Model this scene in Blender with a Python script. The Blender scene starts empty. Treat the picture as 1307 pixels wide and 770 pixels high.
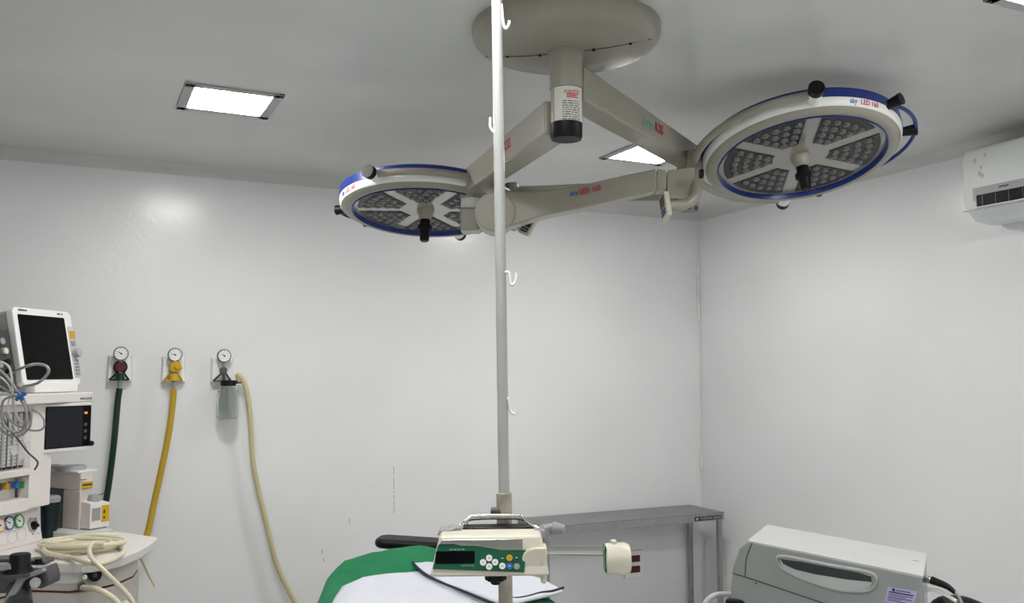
import bpy, bmesh, math, random
from math import sin, cos, tan, atan, atan2, pi, sqrt, radians as R
from mathutils import Matrix, Vector
random.seed(7)
V = Vector
SC = bpy.context.scene
COL = SC.collection

# ---------------------------------------------------------------- camera
FPX = 1150.0; CX, CY = 653.5, 385.0
PITCH = atan(90 / FPX)
YAW = atan(553 * cos(PITCH) / FPX)
EYE = V((0, 0, 1.65))
FWD = V((sin(YAW) * cos(PITCH), cos(YAW) * cos(PITCH), sin(PITCH)))
RGT = V((cos(YAW), -sin(YAW), 0))
UPV = RGT.cross(FWD)
HF = V((sin(YAW), cos(YAW), 0))
cam = bpy.data.cameras.new('camera')
cam.sensor_fit = 'HORIZONTAL'; cam.sensor_width = 36; cam.lens = 36 * FPX / 1307
cam.clip_start = 0.05
co = bpy.data.objects.new('camera', cam); COL.objects.link(co)
co.matrix_world = Matrix.Translation(EYE) @ Matrix((RGT, UPV, -FWD)).transposed().to_4x4()
SC.camera = co

def ray(px, py):
    return (FWD + RGT * ((px - CX) / FPX) - UPV * ((py - CY) / FPX))
def at_d(px, py, d):          # point at horizontal distance d in front of the eye
    r = ray(px, py); return EYE + r * (d / r.dot(HF))
def at_z(px, py, z):
    r = ray(px, py); return EYE + r * ((z - EYE.z) / r.z)
def at_Y(px, py, y):
    r = ray(px, py); return EYE + r * (y / r.y)
def at_X(px, py, x):
    r = ray(px, py); return EYE + r * (x / r.x)
def at_plane(px, py, p0, n):
    r = ray(px, py); return EYE + r * ((p0 - EYE).dot(n) / r.dot(n))
def VW(xv, d, z):             # view aligned floor coordinates -> world
    return V((0, 0, z)) + RGT * xv + HF * d

# ---------------------------------------------------------------- materials
def mat(name, col, rough=.45, metal=0, spec=.5, emit=None, es=0, trans=0, noise=0, nscale=8, bump=0, bscale=60, coat=0, alpha=1, ior=1.45, rnoise=0):
    m = bpy.data.materials.new(name); m.use_nodes = True
    nt = m.node_tree; b = nt.nodes['Principled BSDF']
    c = (col[0], col[1], col[2], 1)
    b.inputs['Base Color'].default_value = c
    b.inputs['Roughness'].default_value = rough
    b.inputs['Metallic'].default_value = metal
    b.inputs['Specular IOR Level'].default_value = spec
    b.inputs['Transmission Weight'].default_value = trans
    b.inputs['Coat Weight'].default_value = coat
    b.inputs['Alpha'].default_value = alpha
    b.inputs['IOR'].default_value = ior
    if emit:
        b.inputs['Emission Color'].default_value = (*emit, 1); b.inputs['Emission Strength'].default_value = es
    tc = nt.nodes.new('ShaderNodeTexCoord')
    if noise or rnoise:
        n = nt.nodes.new('ShaderNodeTexNoise'); n.inputs['Scale'].default_value = nscale; n.inputs['Detail'].default_value = 5
        nt.links.new(tc.outputs['Object'], n.inputs['Vector'])
        if noise:
            mr = nt.nodes.new('ShaderNodeMapRange'); mr.inputs[1].default_value = .3; mr.inputs[2].default_value = .7
            mr.inputs[3].default_value = 1 - noise; mr.inputs[4].default_value = 1 + noise * .4
            nt.links.new(n.outputs['Fac'], mr.inputs[0])
            mx = nt.nodes.new('ShaderNodeMix'); mx.data_type = 'RGBA'; mx.blend_type = 'MULTIPLY'; mx.inputs[0].default_value = 1
            mx.inputs[6].default_value = c
            nt.links.new(mr.outputs[0], mx.inputs[7]); nt.links.new(mx.outputs[2], b.inputs['Base Color'])
        if rnoise:
            mr2 = nt.nodes.new('ShaderNodeMapRange'); mr2.inputs[1].default_value = .3; mr2.inputs[2].default_value = .7
            mr2.inputs[3].default_value = rough - rnoise; mr2.inputs[4].default_value = rough + rnoise
            nt.links.new(n.outputs['Fac'], mr2.inputs[0]); nt.links.new(mr2.outputs[0], b.inputs['Roughness'])
    if bump:
        n2 = nt.nodes.new('ShaderNodeTexNoise'); n2.inputs['Scale'].default_value = bscale; n2.inputs['Detail'].default_value = 3
        nt.links.new(tc.outputs['Object'], n2.inputs['Vector'])
        bp = nt.nodes.new('ShaderNodeBump'); bp.inputs['Strength'].default_value = bump; bp.inputs['Distance'].default_value = .01
        nt.links.new(n2.outputs['Fac'], bp.inputs['Height']); nt.links.new(bp.outputs[0], b.inputs['Normal'])
    return m
M = {}
M['wall'] = mat('wall_paint', (.835, .837, .852), .22, spec=.5, noise=.05, nscale=1.3, bump=.07, bscale=45)
M['ceil'] = mat('ceiling_paint', (.68, .68, .66), .24, spec=.4, noise=.10, nscale=1.5, bump=.012, bscale=9)
M['floor'] = mat('floor_vinyl', (.62, .63, .63), .3, noise=.1, nscale=3)
M['beige'] = mat('beige_enamel', (.33, .31, .26), .32, noise=.04, nscale=9)
M['beige_d'] = mat('beige_handle_plastic', (.36, .33, .27), .4, noise=.05, nscale=9)  # even beige base colour of the lamp handle mounts
M['cream'] = mat('cream_plastic', (.66, .63, .53), .35, noise=.04, nscale=14)
M['pinkish'] = mat('machine_plastic', (.60, .55, .52), .4, noise=.04, nscale=6)
M['mwhite'] = mat('machine_white', (.75, .71, .69), .38, noise=.03, nscale=8)
M['white'] = mat('white_plastic', (.85, .85, .84), .35, noise=.02, nscale=8)
M['blue'] = mat('blue_band', (.015, .035, .20), .3, noise=.03)
M['navy'] = mat('navy_plastic', (.015, .03, .13), .35, noise=.03)
M['black'] = mat('black_rubber', (.007, .007, .008), .45, spec=.25, noise=.1)
M['screen'] = mat('dark_glass_screen', (.004, .004, .005), .15, spec=.12, noise=.05)
M['screen2'] = mat('grey_glass_screen', (.018, .019, .024), .35, spec=.2, noise=.05)
M['smoke'] = mat('smoked_led_panel', (.018, .018, .017), .3, noise=.1)
M['led'] = mat('led_lens', (.17, .17, .17), .1, metal=.8, noise=.05, nscale=40)
M['glassrim'] = mat('lens_face', (.30, .285, .25), .1, coat=1, noise=.04)
M['steel'] = mat('brushed_steel', (.42, .41, .40), .24, metal=1, noise=.1, nscale=20, rnoise=.05)
M['steeltop'] = mat('steel_sheet', (.30, .30, .31), .36, metal=.85, noise=.06, nscale=6, rnoise=.06)
M['chrome'] = mat('chrome', (.72, .71, .68), .1, metal=1, noise=.03)
M['pole'] = mat('painted_pole', (.43, .44, .43), .3, noise=.08, nscale=12)
M['pole2'] = mat('worn_pole', (.45, .42, .34), .35, metal=.3, noise=.35, nscale=30)
M['green'] = mat('green_sheet', (.010, .20, .08), .85, noise=.15, nscale=10, bump=.35, bscale=45)
M['sheet'] = mat('white_sheet_cloth', (.70, .72, .80), .85, noise=.05, nscale=6, bump=.35, bscale=30)
M['sheetd'] = mat('sheet_hem', (.03, .033, .05), .85, noise=.1)
M['greenh'] = mat('green_hose', (.002, .030, .012), .4, noise=.05)
M['yellow'] = mat('yellow_hose', (.50, .32, .02), .4, noise=.06)
M['yellowp'] = mat('yellow_plastic', (.62, .36, .01), .35, noise=.06)
M['tube'] = mat('cream_tubing', (.62, .54, .33), .3, noise=.06, spec=.6)
M['silicone'] = mat('pale_tubing', (.70, .65, .49), .3, noise=.05, spec=.6)
M['cable'] = mat('grey_cable', (.33, .32, .31), .4, noise=.05)
M['grey'] = mat('grey_plastic', (.30, .31, .32), .4, noise=.06)
M['grey2'] = mat('mid_grey_plastic', (.43, .44, .44), .42, noise=.04)
M['dgrey'] = mat('dark_grey_metal', (.10, .10, .105), .35, metal=.5, noise=.15, nscale=25)
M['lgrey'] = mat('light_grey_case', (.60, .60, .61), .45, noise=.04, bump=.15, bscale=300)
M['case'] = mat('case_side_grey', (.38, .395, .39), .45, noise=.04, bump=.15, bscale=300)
M['red'] = mat('dark_red', (.09, .004, .006), .4, noise=.05)
M['redt'] = mat('red_ink', (.50, .02, .04), .5, noise=.05)
M['bluet'] = mat('blue_ink', (.03, .15, .42), .5, noise=.05)
M['tealt'] = mat('pale_teal_ink', (.25, .45, .42), .5, noise=.05)
M['ink'] = mat('dark_ink', (.03, .03, .035), .6, noise=.05)
M['purple'] = mat('label_purple', (.58, .52, .80), .5, noise=.04)
M['paper'] = mat('paper', (.68, .67, .62), .6, noise=.04)
M['teal'] = mat('dark_teal_plastic', (.002, .012, .017), .35, noise=.05)
M['pgreen'] = mat('pump_green', (.003, .10, .05), .35, noise=.04)
M['orange'] = mat('orange_light', (.9, .3, .05), .4, emit=(.9, .3, .05), es=.6, noise=.02)
M['ring_b'] = mat('ring_blue', (.05, .12, .35), .4, noise=.03)
M['ring_g'] = mat('ring_green', (.05, .35, .08), .4, noise=.03)
M['ring_o'] = mat('ring_orange', (.75, .40, .08), .4, noise=.03)
M['lcdtxt'] = mat('lcd', (.12, .15, .13), .3, noise=.1)
M['emit'] = mat('light_diffuser', (1, 1, 1), .5, emit=(1, .985, .95), es=67, noise=.01)
M['glass'] = mat('clear_glass', (.93, .97, .96), .04, trans=1, ior=1.2, noise=.01)
M['vane'] = mat('ac_plastic', (.80, .82, .82), .4, noise=.03)
M['stain'] = mat('brown_stain', (.66, .62, .48), .6, noise=.2, nscale=40)

# ---------------------------------------------------------------- mesh builder
WM = {}
class MB:
    def __init__(s, F=None):
        s.bm = bmesh.new(); s.F = F or Matrix.Identity(4)
    def _v(s, p): return s.bm.verts.new(s.F @ V(p))
    def _f(s, vs):
        try: return s.bm.faces.new(vs)
        except ValueError: return None
    def box(s, x0, x1, y0, y1, z0, z1, T=None):
        T = T or Matrix.Identity(4)
        c = [s._v(T @ V(p)) for p in ((x0,y0,z0),(x1,y0,z0),(x1,y1,z0),(x0,y1,z0),(x0,y0,z1),(x1,y0,z1),(x1,y1,z1),(x0,y1,z1))]
        for q in ((3,2,1,0),(4,5,6,7),(0,1,5,4),(1,2,6,5),(2,3,7,6),(3,0,4,7)): s._f([c[i] for i in q])
        return s
    def hexa(s, pts):
        c = [s._v(p) for p in pts]
        for q in ((3,2,1,0),(4,5,6,7),(0,1,5,4),(1,2,6,5),(2,3,7,6),(3,0,4,7)): s._f([c[i] for i in q])
        return s
    def prism(s, poly, z0, z1, T=None):
        T = T or Matrix.Identity(4)
        a = [s._v(T @ V((x, y, z0))) for x, y in poly]; b = [s._v(T @ V((x, y, z1))) for x, y in poly]
        n = len(poly); s._f(a[::-1]); s._f(b)
        for i in range(n): s._f([a[i], a[(i+1)%n], b[(i+1)%n], b[i]])
        return s
    def cyl(s, p0, p1, r0, r1=None, n=24, caps=True):
        if r1 is None: r1 = r0
        p0, p1 = V(p0), V(p1); d = (p1 - p0).normalized(); a = d.orthogonal().normalized(); b = d.cross(a)
        A = [s._v(p0 + (a*cos(2*pi*i/n) + b*sin(2*pi*i/n))*r0) for i in range(n)]
        B = [s._v(p1 + (a*cos(2*pi*i/n) + b*sin(2*pi*i/n))*r1) for i in range(n)]
        for i in range(n): s._f([A[i], A[(i+1)%n], B[(i+1)%n], B[i]])
        if caps: s._f(A[::-1]); s._f(B)
        return s
    def lathe(s, prof, T=None, n=48, a0=0, a1=2*pi, sx=1, sy=1):
        T = T or Matrix.Identity(4); full = abs(a1 - a0 - 2*pi) < 1e-6; rings = []
        m = n if full else n + 1
        for r, z in prof:
            if r < 1e-6: rings.append([s._v(T @ V((0, 0, z)))] * m)
            else: rings.append([s._v(T @ V((r*sx*cos(a0+(a1-a0)*i/n), r*sy*sin(a0+(a1-a0)*i/n), z))) for i in range(m)])
        for k in range(len(prof)-1):
            A, B = rings[k], rings[k+1]
            for i in range(n):
                j = (i+1) % m
                q = [A[i], A[j], B[j], B[i]]; u = []
                for v in q:
                    if v not in u: u.append(v)
                if len(u) > 2: s._f(u)
        return s
    def tube(s, pts, r, n=10, closed=False, sub=8, smooth=True, r1=None):
        P = [V(p) for p in pts]
        if smooth and len(P) > 2: P = catmull(P, sub, closed)
        L = len(P); rings = []; prev = None
        for i in range(L):
            if closed: t = P[(i+1)%L] - P[i-1]
            else: t = P[min(i+1, L-1)] - P[max(i-1, 0)]
            t.normalize()
            if prev is None: a = t.orthogonal().normalized()
            else:
                a = prev - t * prev.dot(t); a.normalize()
            prev = a; b = t.cross(a)
            rr = r if r1 is None else r + (r1 - r) * i / (L - 1)
            rings.append([s._v(P[i] + (a*cos(2*pi*k/n) + b*sin(2*pi*k/n))*rr) for k in range(n)])
        for i in range(L if closed else L-1):
            A, B = rings[i], rings[(i+1)%L]
            for k in range(n): s._f([A[k], A[(k+1)%n], B[(k+1)%n], B[k]])
        if not closed: s._f(rings[0][::-1]); s._f(rings[-1])
        return s
    def sphere(s, c, r, n=16, sc=(1,1,1)):
        T = Matrix.Translation(V(c)) @ Matrix.Diagonal((*sc, 1))
        return s.lathe([(r*sin(pi*k/(n//2)) if 0 < k < n//2 else 0, -r*cos(pi*k/(n//2))) for k in range(n//2+1)], T, n)
    def text(s, body, size, T, depth=.0006, bold=0, align='CENTER', xs=1.0):
        cu = bpy.data.curves.new('t', 'FONT'); cu.body = body; cu.size = size; cu.extrude = depth; cu.offset = bold
        cu.align_x = align; cu.align_y = 'CENTER'; cu.resolution_u = 2
        o = bpy.data.objects.new('t', cu); COL.objects.link(o)
        dg = bpy.context.evaluated_depsgraph_get()
        me = bpy.data.meshes.new_from_object(o.evaluated_get(dg))
        S = Matrix.Diagonal((xs, 1, 1, 1))
        vs = [s._v(T @ S @ v.co) for v in me.vertices]
        for p in me.polygons:
            s._f([vs[i] for i in p.vertices])
        bpy.data.objects.remove(o); bpy.data.curves.remove(cu); bpy.data.meshes.remove(me)
        return s
    def build(s, name, m, parent=None, bevel=0, seg=2, flat=False, sharp=38, solid=0, subd=0, nodoub=False):
        bm = s.bm
        if not nodoub: bmesh.ops.remove_doubles(bm, verts=bm.verts, dist=1e-6)
        bmesh.ops.recalc_face_normals(bm, faces=bm.faces)
        P = WM[parent.name] if parent else Matrix.Identity(4)
        Pi = P.inverted()
        for v in bm.verts: v.co = Pi @ v.co
        xs = [v.co for v in bm.verts]
        c = V([(min(p[i] for p in xs) + max(p[i] for p in xs))/2 for i in range(3)])
        for v in bm.verts: v.co -= c
        for f in bm.faces: f.smooth = not flat
        for e in bm.edges:
            if len(e.link_faces) == 2 and e.calc_face_angle(0) > R(sharp): e.smooth = False
        me = bpy.data.meshes.new(name); bm.to_mesh(me); bm.free()
        me.materials.append(M[m] if isinstance(m, str) else m)
        o = bpy.data.objects.new(name, me); COL.objects.link(o)
        if parent: o.parent = parent
        o.location = c
        WM[o.name] = P @ Matrix.Translation(c)
        if solid:
            md = o.modifiers.new('solid', 'SOLIDIFY'); md.thickness = solid; md.offset = -1
        if bevel:
            md = o.modifiers.new('bevel', 'BEVEL'); md.width = bevel; md.segments = seg; md.limit_method = 'ANGLE'; md.angle_limit = R(40)
            md.harden_normals = True
        if subd:
            md = o.modifiers.new('sub', 'SUBSURF'); md.levels = subd; md.render_levels = subd
        return o
def catmull(P, sub, closed=False):
    out = []; L = len(P)
    for i in range(L if closed else L-1):
        if closed: p0, p1, p2, p3 = P[i-1], P[i], P[(i+1)%L], P[(i+2)%L]
        else: p0, p1, p2, p3 = P[max(i-1,0)], P[i], P[i+1], P[min(i+2,L-1)]
        for k in range(sub):
            t = k/sub
            out.append(.5*((2*p1) + (p2-p0)*t + (2*p0-5*p1+4*p2-p3)*t*t + (3*p1-p0-3*p2+p3)*t**3))
    if not closed: out.append(P[-1].copy())
    return out
def thing(name, label, cat, F, group=None):
    o = bpy.data.objects.new(name, None); COL.objects.link(o)
    if not isinstance(F, Matrix): F = Matrix.Translation(V(F))
    o.matrix_world = F; WM[o.name] = F.copy()
    o.empty_display_size = .05
    return tag(o, label, cat, group)
def tag(o, label, cat, group=None):
    o['label'] = label; o['category'] = cat
    if group: o['group'] = group
    return o
def struct(o):
    o['kind'] = 'structure'; return o
def frame(o, x, z=None):     # matrix with x axis, z axis, origin
    x = V(x).normalized(); z = V(z if z else (0, 0, 1)); z = (z - x*z.dot(x)).normalized(); y = z.cross(x)
    m = Matrix((x, y, z)).transposed().to_4x4(); m.translation = V(o); return m
def T_(x, y, z): return Matrix.Translation(V((x, y, z)))
def RX(a): return Matrix.Rotation(R(a), 4, 'X')
def RY(a): return Matrix.Rotation(R(a), 4, 'Y')
def RZ(a): return Matrix.Rotation(R(a), 4, 'Z')
def rrect(x0, x1, y0, y1, r, n=6):
    out = []
    for cx, cy, a in ((x1-r, y1-r, 0), (x0+r, y1-r, 90), (x0+r, y0+r, 180), (x1-r, y0+r, 270)):
        for k in range(n+1): out.append((cx + r*cos(R(a+90*k/n)), cy + r*sin(R(a+90*k/n))))
    return out

# ---------------------------------------------------------------- room
WX0, WX1, WY0, WY1, H = -1.65, 3.33, -1.7, 4.36, 2.60
t = .12
struct(MB().box(WX0-t, WX1+t, WY0-t, WY1+t, -.1, 0).build('floor', 'floor'))
lights = [(x, y) for y in (3.23, 1.335, -.56) for x in (.445, 2.215)]
# ceiling with real recesses for the square lights
cb = MB(); hs = .148
xs = [WX0-t] + sorted(sum([[x-hs, x+hs] for x in (.445, 2.215)], [])) + [WX1+t]
ys = [WY0-t] + sorted(sum([[y-hs, y+hs] for y in (3.23, 1.335, -.56)], [])) + [WY1+t]
for i in range(len(xs)-1):
    for j in range(len(ys)-1):
        hole = i % 2 == 1 and j % 2 == 1
        z_ = H + (.05 if hole else 0); a, b_, c, d = xs[i], xs[i+1], ys[j], ys[j+1]
        cb._f([cb._v(p) for p in ((a,c,z_),(a,d,z_),(b_,d,z_),(b_,c,z_))])
        if hole:
            cc_ = [(a,c),(b_,c),(b_,d),(a,d)]
            for k in range(4):
                p, q = cc_[k], cc_[(k+1)%4]
                cb._f([cb._v(v) for v in ((*p,H),(*q,H),(*q,z_),(*p,z_))])
a, b_, c, d = xs[0], xs[-1], ys[0], ys[-1]
cb._f([cb._v(p) for p in ((a,c,H+.1),(b_,c,H+.1),(b_,d,H+.1),(a,d,H+.1))])
cc_ = [(a,c),(b_,c),(b_,d),(a,d)]
for k in range(4):
    p, q = cc_[k], cc_[(k+1)%4]
    ln = [v for v in ([(x, c) for x in xs] if k == 0 else [(b_, y) for y in ys] if k == 1 else [(x, d) for x in xs[::-1]] if k == 2 else [(a, y) for y in ys[::-1]])]
    cb._f([cb._v((*v, H)) for v in ln] + [cb._v((*q, H+.1)), cb._v((*p, H+.1))])
struct(cb.build('ceiling', 'ceil', flat=True))
struct(MB().box(WX0-t, WX1+t, WY1, WY1+t, 0, H).build('wall_back', 'wall'))
struct(MB().box(WX0-t, WX1+t, WY0-t, WY0, 0, H).build('wall_front', 'wall'))
struct(MB().box(WX0-t, WX0, WY0, WY1, 0, H).build('wall_left', 'wall'))
struct(MB().box(WX1, WX1+t, WY0, WY1, 0, H).build('wall_right', 'wall'))
def cove(name, p, q, inw):
    b = MB(); k = 8; r = .045
    A = []; B = []
    for P_, L_ in ((p, A), (q, B)):
        P_ = V(P_)
        L_.append(b._v(P_ + V((0, 0, 0))))
        for j in range(k+1):
            a = R(90*j/k); L_.append(b._v(P_ + V(inw)*(r - r*cos(a))*1.0 + V((0, 0, -r + r*sin(a)))))
    for j in range(1, k+1): b._f([A[j], A[j+1], B[j+1], B[j]])
    b._f([A[0], A[1], B[1], B[0]]); b._f([A[0], A[k+1], B[k+1], B[0]]); b._f(A); b._f(B[::-1])
    struct(b.build(name, 'ceil'))
cove('trim_3', (WX0, WY1, H), (WX1, WY1, H), (0, -1, 0))
cove('trim_4', (WX1, WY0, H), (WX1, WY1, H), (-1, 0, 0))
# ragged sealant bead in the corner between the walls
bd = MB(); z = .0
rnd = random.Random(3)
pts = []
while z < H - .02:
    pts.append(V((WX1 - .004 - rnd.random()*.003, WY1 - .004 - rnd.random()*.003, z))); z += .03
bd.tube(pts, .0045, 6, sub=2)
for zz, h in ((1.98, .10), (2.12, .07), (2.24, .05), (1.1, .05)):
    for k in range(5):
        bd.sphere((WX1-.008-rnd.random()*.008, WY1-.008-rnd.random()*.006, zz + h*k/5*1.2), .009+rnd.random()*.005, 8, (.8, .8, 2.2))
struct(bd.build('trim_1', 'white'))

LL = ['square recessed ceiling light on the left, above the wall gas outlets', 'square recessed ceiling light half hidden behind the long surgical light arm',
      'square ceiling light over the left side, above the camera side', 'square ceiling light at the top right edge of the frame',
      'square ceiling light behind the camera on the left', 'square ceiling light behind the camera on the right']
for i, (x, y) in enumerate(lights):
    th = thing('ceiling_light', LL[i], 'ceiling light', (x, y, H), 'square recessed ceiling lights')
    f = MB(T_(x, y, H)); o_, i_ = .162, .128
    for a in range(4):
        f.box(-o_, o_, -o_, -i_, -.006, .0005, RZ(90*a))
    f.build('frame', 'grey2', th, bevel=.002)
    MB(T_(x, y, H)).prism(rrect(-i_, i_, -i_, i_, .02), -.004, .012).build('diffuser', 'emit', th)
    for a, b in ((-1,-1),(1,-1),(1,1),(-1,1)): MB(T_(x, y, H)).cyl((a*.15, b*.15, -.009), (a*.15, b*.15, -.004), .004, n=8).build('screw', 'dgrey', th)

# ---------------------------------------------------------------- surgical light
PC = VW(.150, 2.44, 0); PC = V((PC.x, PC.y, H))
SL = thing('surgical_light', 'double-headed beige surgical light hanging from a round ceiling canopy', 'surgical light', PC)
c = MB(T_(PC.x, PC.y, H))
c.lathe([(0, 0), (.262, 0), (.262, -.014), (.258, -.032), (.246, -.046), (.225, -.055), (.12, -.063), (0, -.066)], n=72)
can = c.build('ceiling_canopy', 'beige', SL)
sc = MB(T_(PC.x, PC.y, H)); ax = (RGT - HF*.30).normalized()
p0, p1 = PC + ax*-.225 + V((0,0,-.058)), PC + ax*.225 + V((0,0,-.058))
sc.tube([p0, PC+ax*-.12+V((0,0,-.0655)), PC+ax*.12+V((0,0,-.0655)), p1], .0012, 6, smooth=False) if False else None
sc = MB()
for k in (-.17, -.075, .078, .18):
    q = PC + ax*k + V((0, 0, -.059 if abs(k) > .1 else -.066)); MB().cyl(q + V((0,0,-.003)), q + V((0,0,.004)), .0045, n=10).build('screw', 'black', can)
sm = MB(); a_ = PC + ax*-.235 + V((0,0,-.0525)); b_ = PC + ax*.235 + V((0,0,-.0525))
sm.tube([a_, PC + ax*-.12 + V((0,0,-.0642)), PC + V((0,0,-.0665)), PC + ax*.12 + V((0,0,-.0642)), b_], .0014, 6, smooth=False)
sm.build('seam', 'dgrey', can)
po = MB(T_(PC.x, PC.y, H))
po.lathe([(0, -.064), (.051, -.064), (.051, -.074), (.0455, -.0745), (.0455, -.168), (.0435, -.169), (.0435, -.28), (0, -.28)], n=40)
post = po.build('post', 'beige', SL)
MB(T_(PC.x, PC.y, H)).lathe([(0, -.268), (.0445, -.268), (.0445, -.306), (.041, -.312), (0, -.313)], n=40).build('end_cap', 'black', post)
MB(T_(PC.x, PC.y, H)).lathe([(.0440, -.167), (.0462, -.168), (.0462, -.171), (.0440, -.172)], n=40).build('joint_ring', 'grey', post)
# curved stickers on the post (facing the camera)
ang0 = atan2(-HF.y, -HF.x)
def curved(bmk, u0, u1, z0, z1, r=.0442):
    bmk.lathe([(r, z0), (r, z1)], n=10, a0=ang0 + u0/.0435, a1=ang0 + u1/.0435); return bmk
lab = curved(MB(T_(PC.x, PC.y, H)), -.038, .055, -.267, -.174).build('sticker', 'paper', post)
rd = MB(T_(PC.x, PC.y, H)); tx = MB(T_(PC.x, PC.y, H)); rr = random.Random(5)
def curved_text(b, body, size, u, z, xs=1):
    b2 = MB(); b2.text(body, size, Matrix.Identity(4), xs=xs, depth=.0002)
    vv = {v: b._v((( (.0448)+v.co.z)*cos(ang0+(u+v.co.x)/(.0448)), ((.0448)+v.co.z)*sin(ang0+(u+v.co.x)/(.0448)), z+v.co.y)) for v in b2.bm.verts}
    for f in b2.bm.faces: b._f([vv[v] for v in f.verts])
    b2.bm.free()
curved_text(rd, 'grupoKSS', .013, .014, -.187, .9); 
for k, w in enumerate((.036, .03, .034)): curved(rd, -.002, w-.002, -.196-k*.005, -.193-k*.005, .0447)
rd.build('red_print', 'redt', lab)
for k in range(9):
    z1 = -.214 - k*.0062
    u = -.013
    while u < .036:
        w = .004 + rr.random()*.012; curved(tx, u, min(u+w, .037), z1-.0022, z1, .0447); u += w + .0025
tx.build('small_print', 'ink', lab)

def arm(nm, A, B, z0a, z1a, z0b, z1b, w, ofs=0):
    """square tube from A to B (world xy)"""
    A, B = V((A.x, A.y, 0)), V((B.x, B.y, 0)); d = (B-A).normalized(); s = V((d.y, -d.x, 0))
    b = MB(); a = []
    for P, z0, z1, ww in ((A, z0a, z1a, w), (B, z0b, z1b, w*.93)):
        a.append([P - s*ww/2 + V((0,0,z0)), P + s*ww/2 + V((0,0,z0)), P + s*ww/2 + V((0,0,z1)), P - s*ww/2 + V((0,0,z1))])
    b.hexa(a[0] + a[1])
    o = b.build(nm, 'beige', SL, bevel=.009, seg=3)
    return o, d, s
P1 = VW(.645, 3.25, 0); P2 = VW(-.150, 3.30, 0)
Z = 1.65
A1, d1, s1 = arm('extension_arm', VW(.165, 2.465, 0), P1 + (P1-PC).normalized()*.0, Z+.752, Z+.85, Z+.745, Z+.825, .086)
A2, d2, s2 = arm('extension_arm', VW(.130, 2.46, 0), P2, Z+.655, Z+.752, Z+.655, Z+.742, .086)
A1['label'] = 'longer-looking beige arm reaching right'; A2['label'] = 'beige arm reaching left'
# hub sleeves for arms on the post
def side_text(bodies, P, d, s, z0, size, parent, name='logo', sgn=1, xs=1, tilt=0):
    """writing on a vertical side face"""
    for body, off, m in bodies:
        x = d*sgn; n = s if True else -s
        y = V((0, 0, 1)); Mx = Matrix((x, y, x.cross(y))).transposed().to_4x4(); Mx.translation = P + x*off + V((0,0,z0))
        Mx = Mx @ RZ(tilt)
        MB().text(body, size, Mx, bold=.0001, align='LEFT', xs=xs).build(name, m, parent)
# arm 1: face towards the camera is its right side (s1); reading direction away = d1
fa1 = VW(.165, 2.465, 0) + s1*.0432
side_text([('grupo', .0, 'tealt'), ('KSS', .105, 'redt')], fa1 + d1*.40, d1, s1, Z+.795, .044, A1)
# arm 2: near side face is its left (-s2): reading direction is towards the post
fa2 = VW(.130, 2.46, 0) - s2*.0432
side_text([('KSS', 0, 'redt')], fa2 + d2*.37, d2, s2, Z+.705, .046, A2, sgn=-1)
side_text([('. ', 0, 'ink')], fa2 + d2*.7, d2, s2, Z+.735, .03, A2, sgn=-1) if False else None
# end caps of the arms + spindles
for P, zb, zt, pr in ((P1, Z+.745, Z+.825, A1), (P2, Z+.655, Z+.742, A2)):
    MB(T_(P.x, P.y, 0)).lathe([(0, zt), (.036, zt), (.042, zt-.006), (.042, zb-.01), (.036, zb-.02), (0, zb-.02)], n=32).build('arm_end', 'beige', pr)
MB(T_(P2.x, P2.y, Z)).lathe([(0, .64), (.038, .64), (.04, .61), (.036, .60), (0, .60)], n=32).build('spindle', 'white', A2)
MB(T_(P1.x, P1.y, Z)).lathe([(0, .73), (.036, .73), (.036, .60), (0, .60)], n=32).build('spindle', 'beige', A1)

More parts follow.
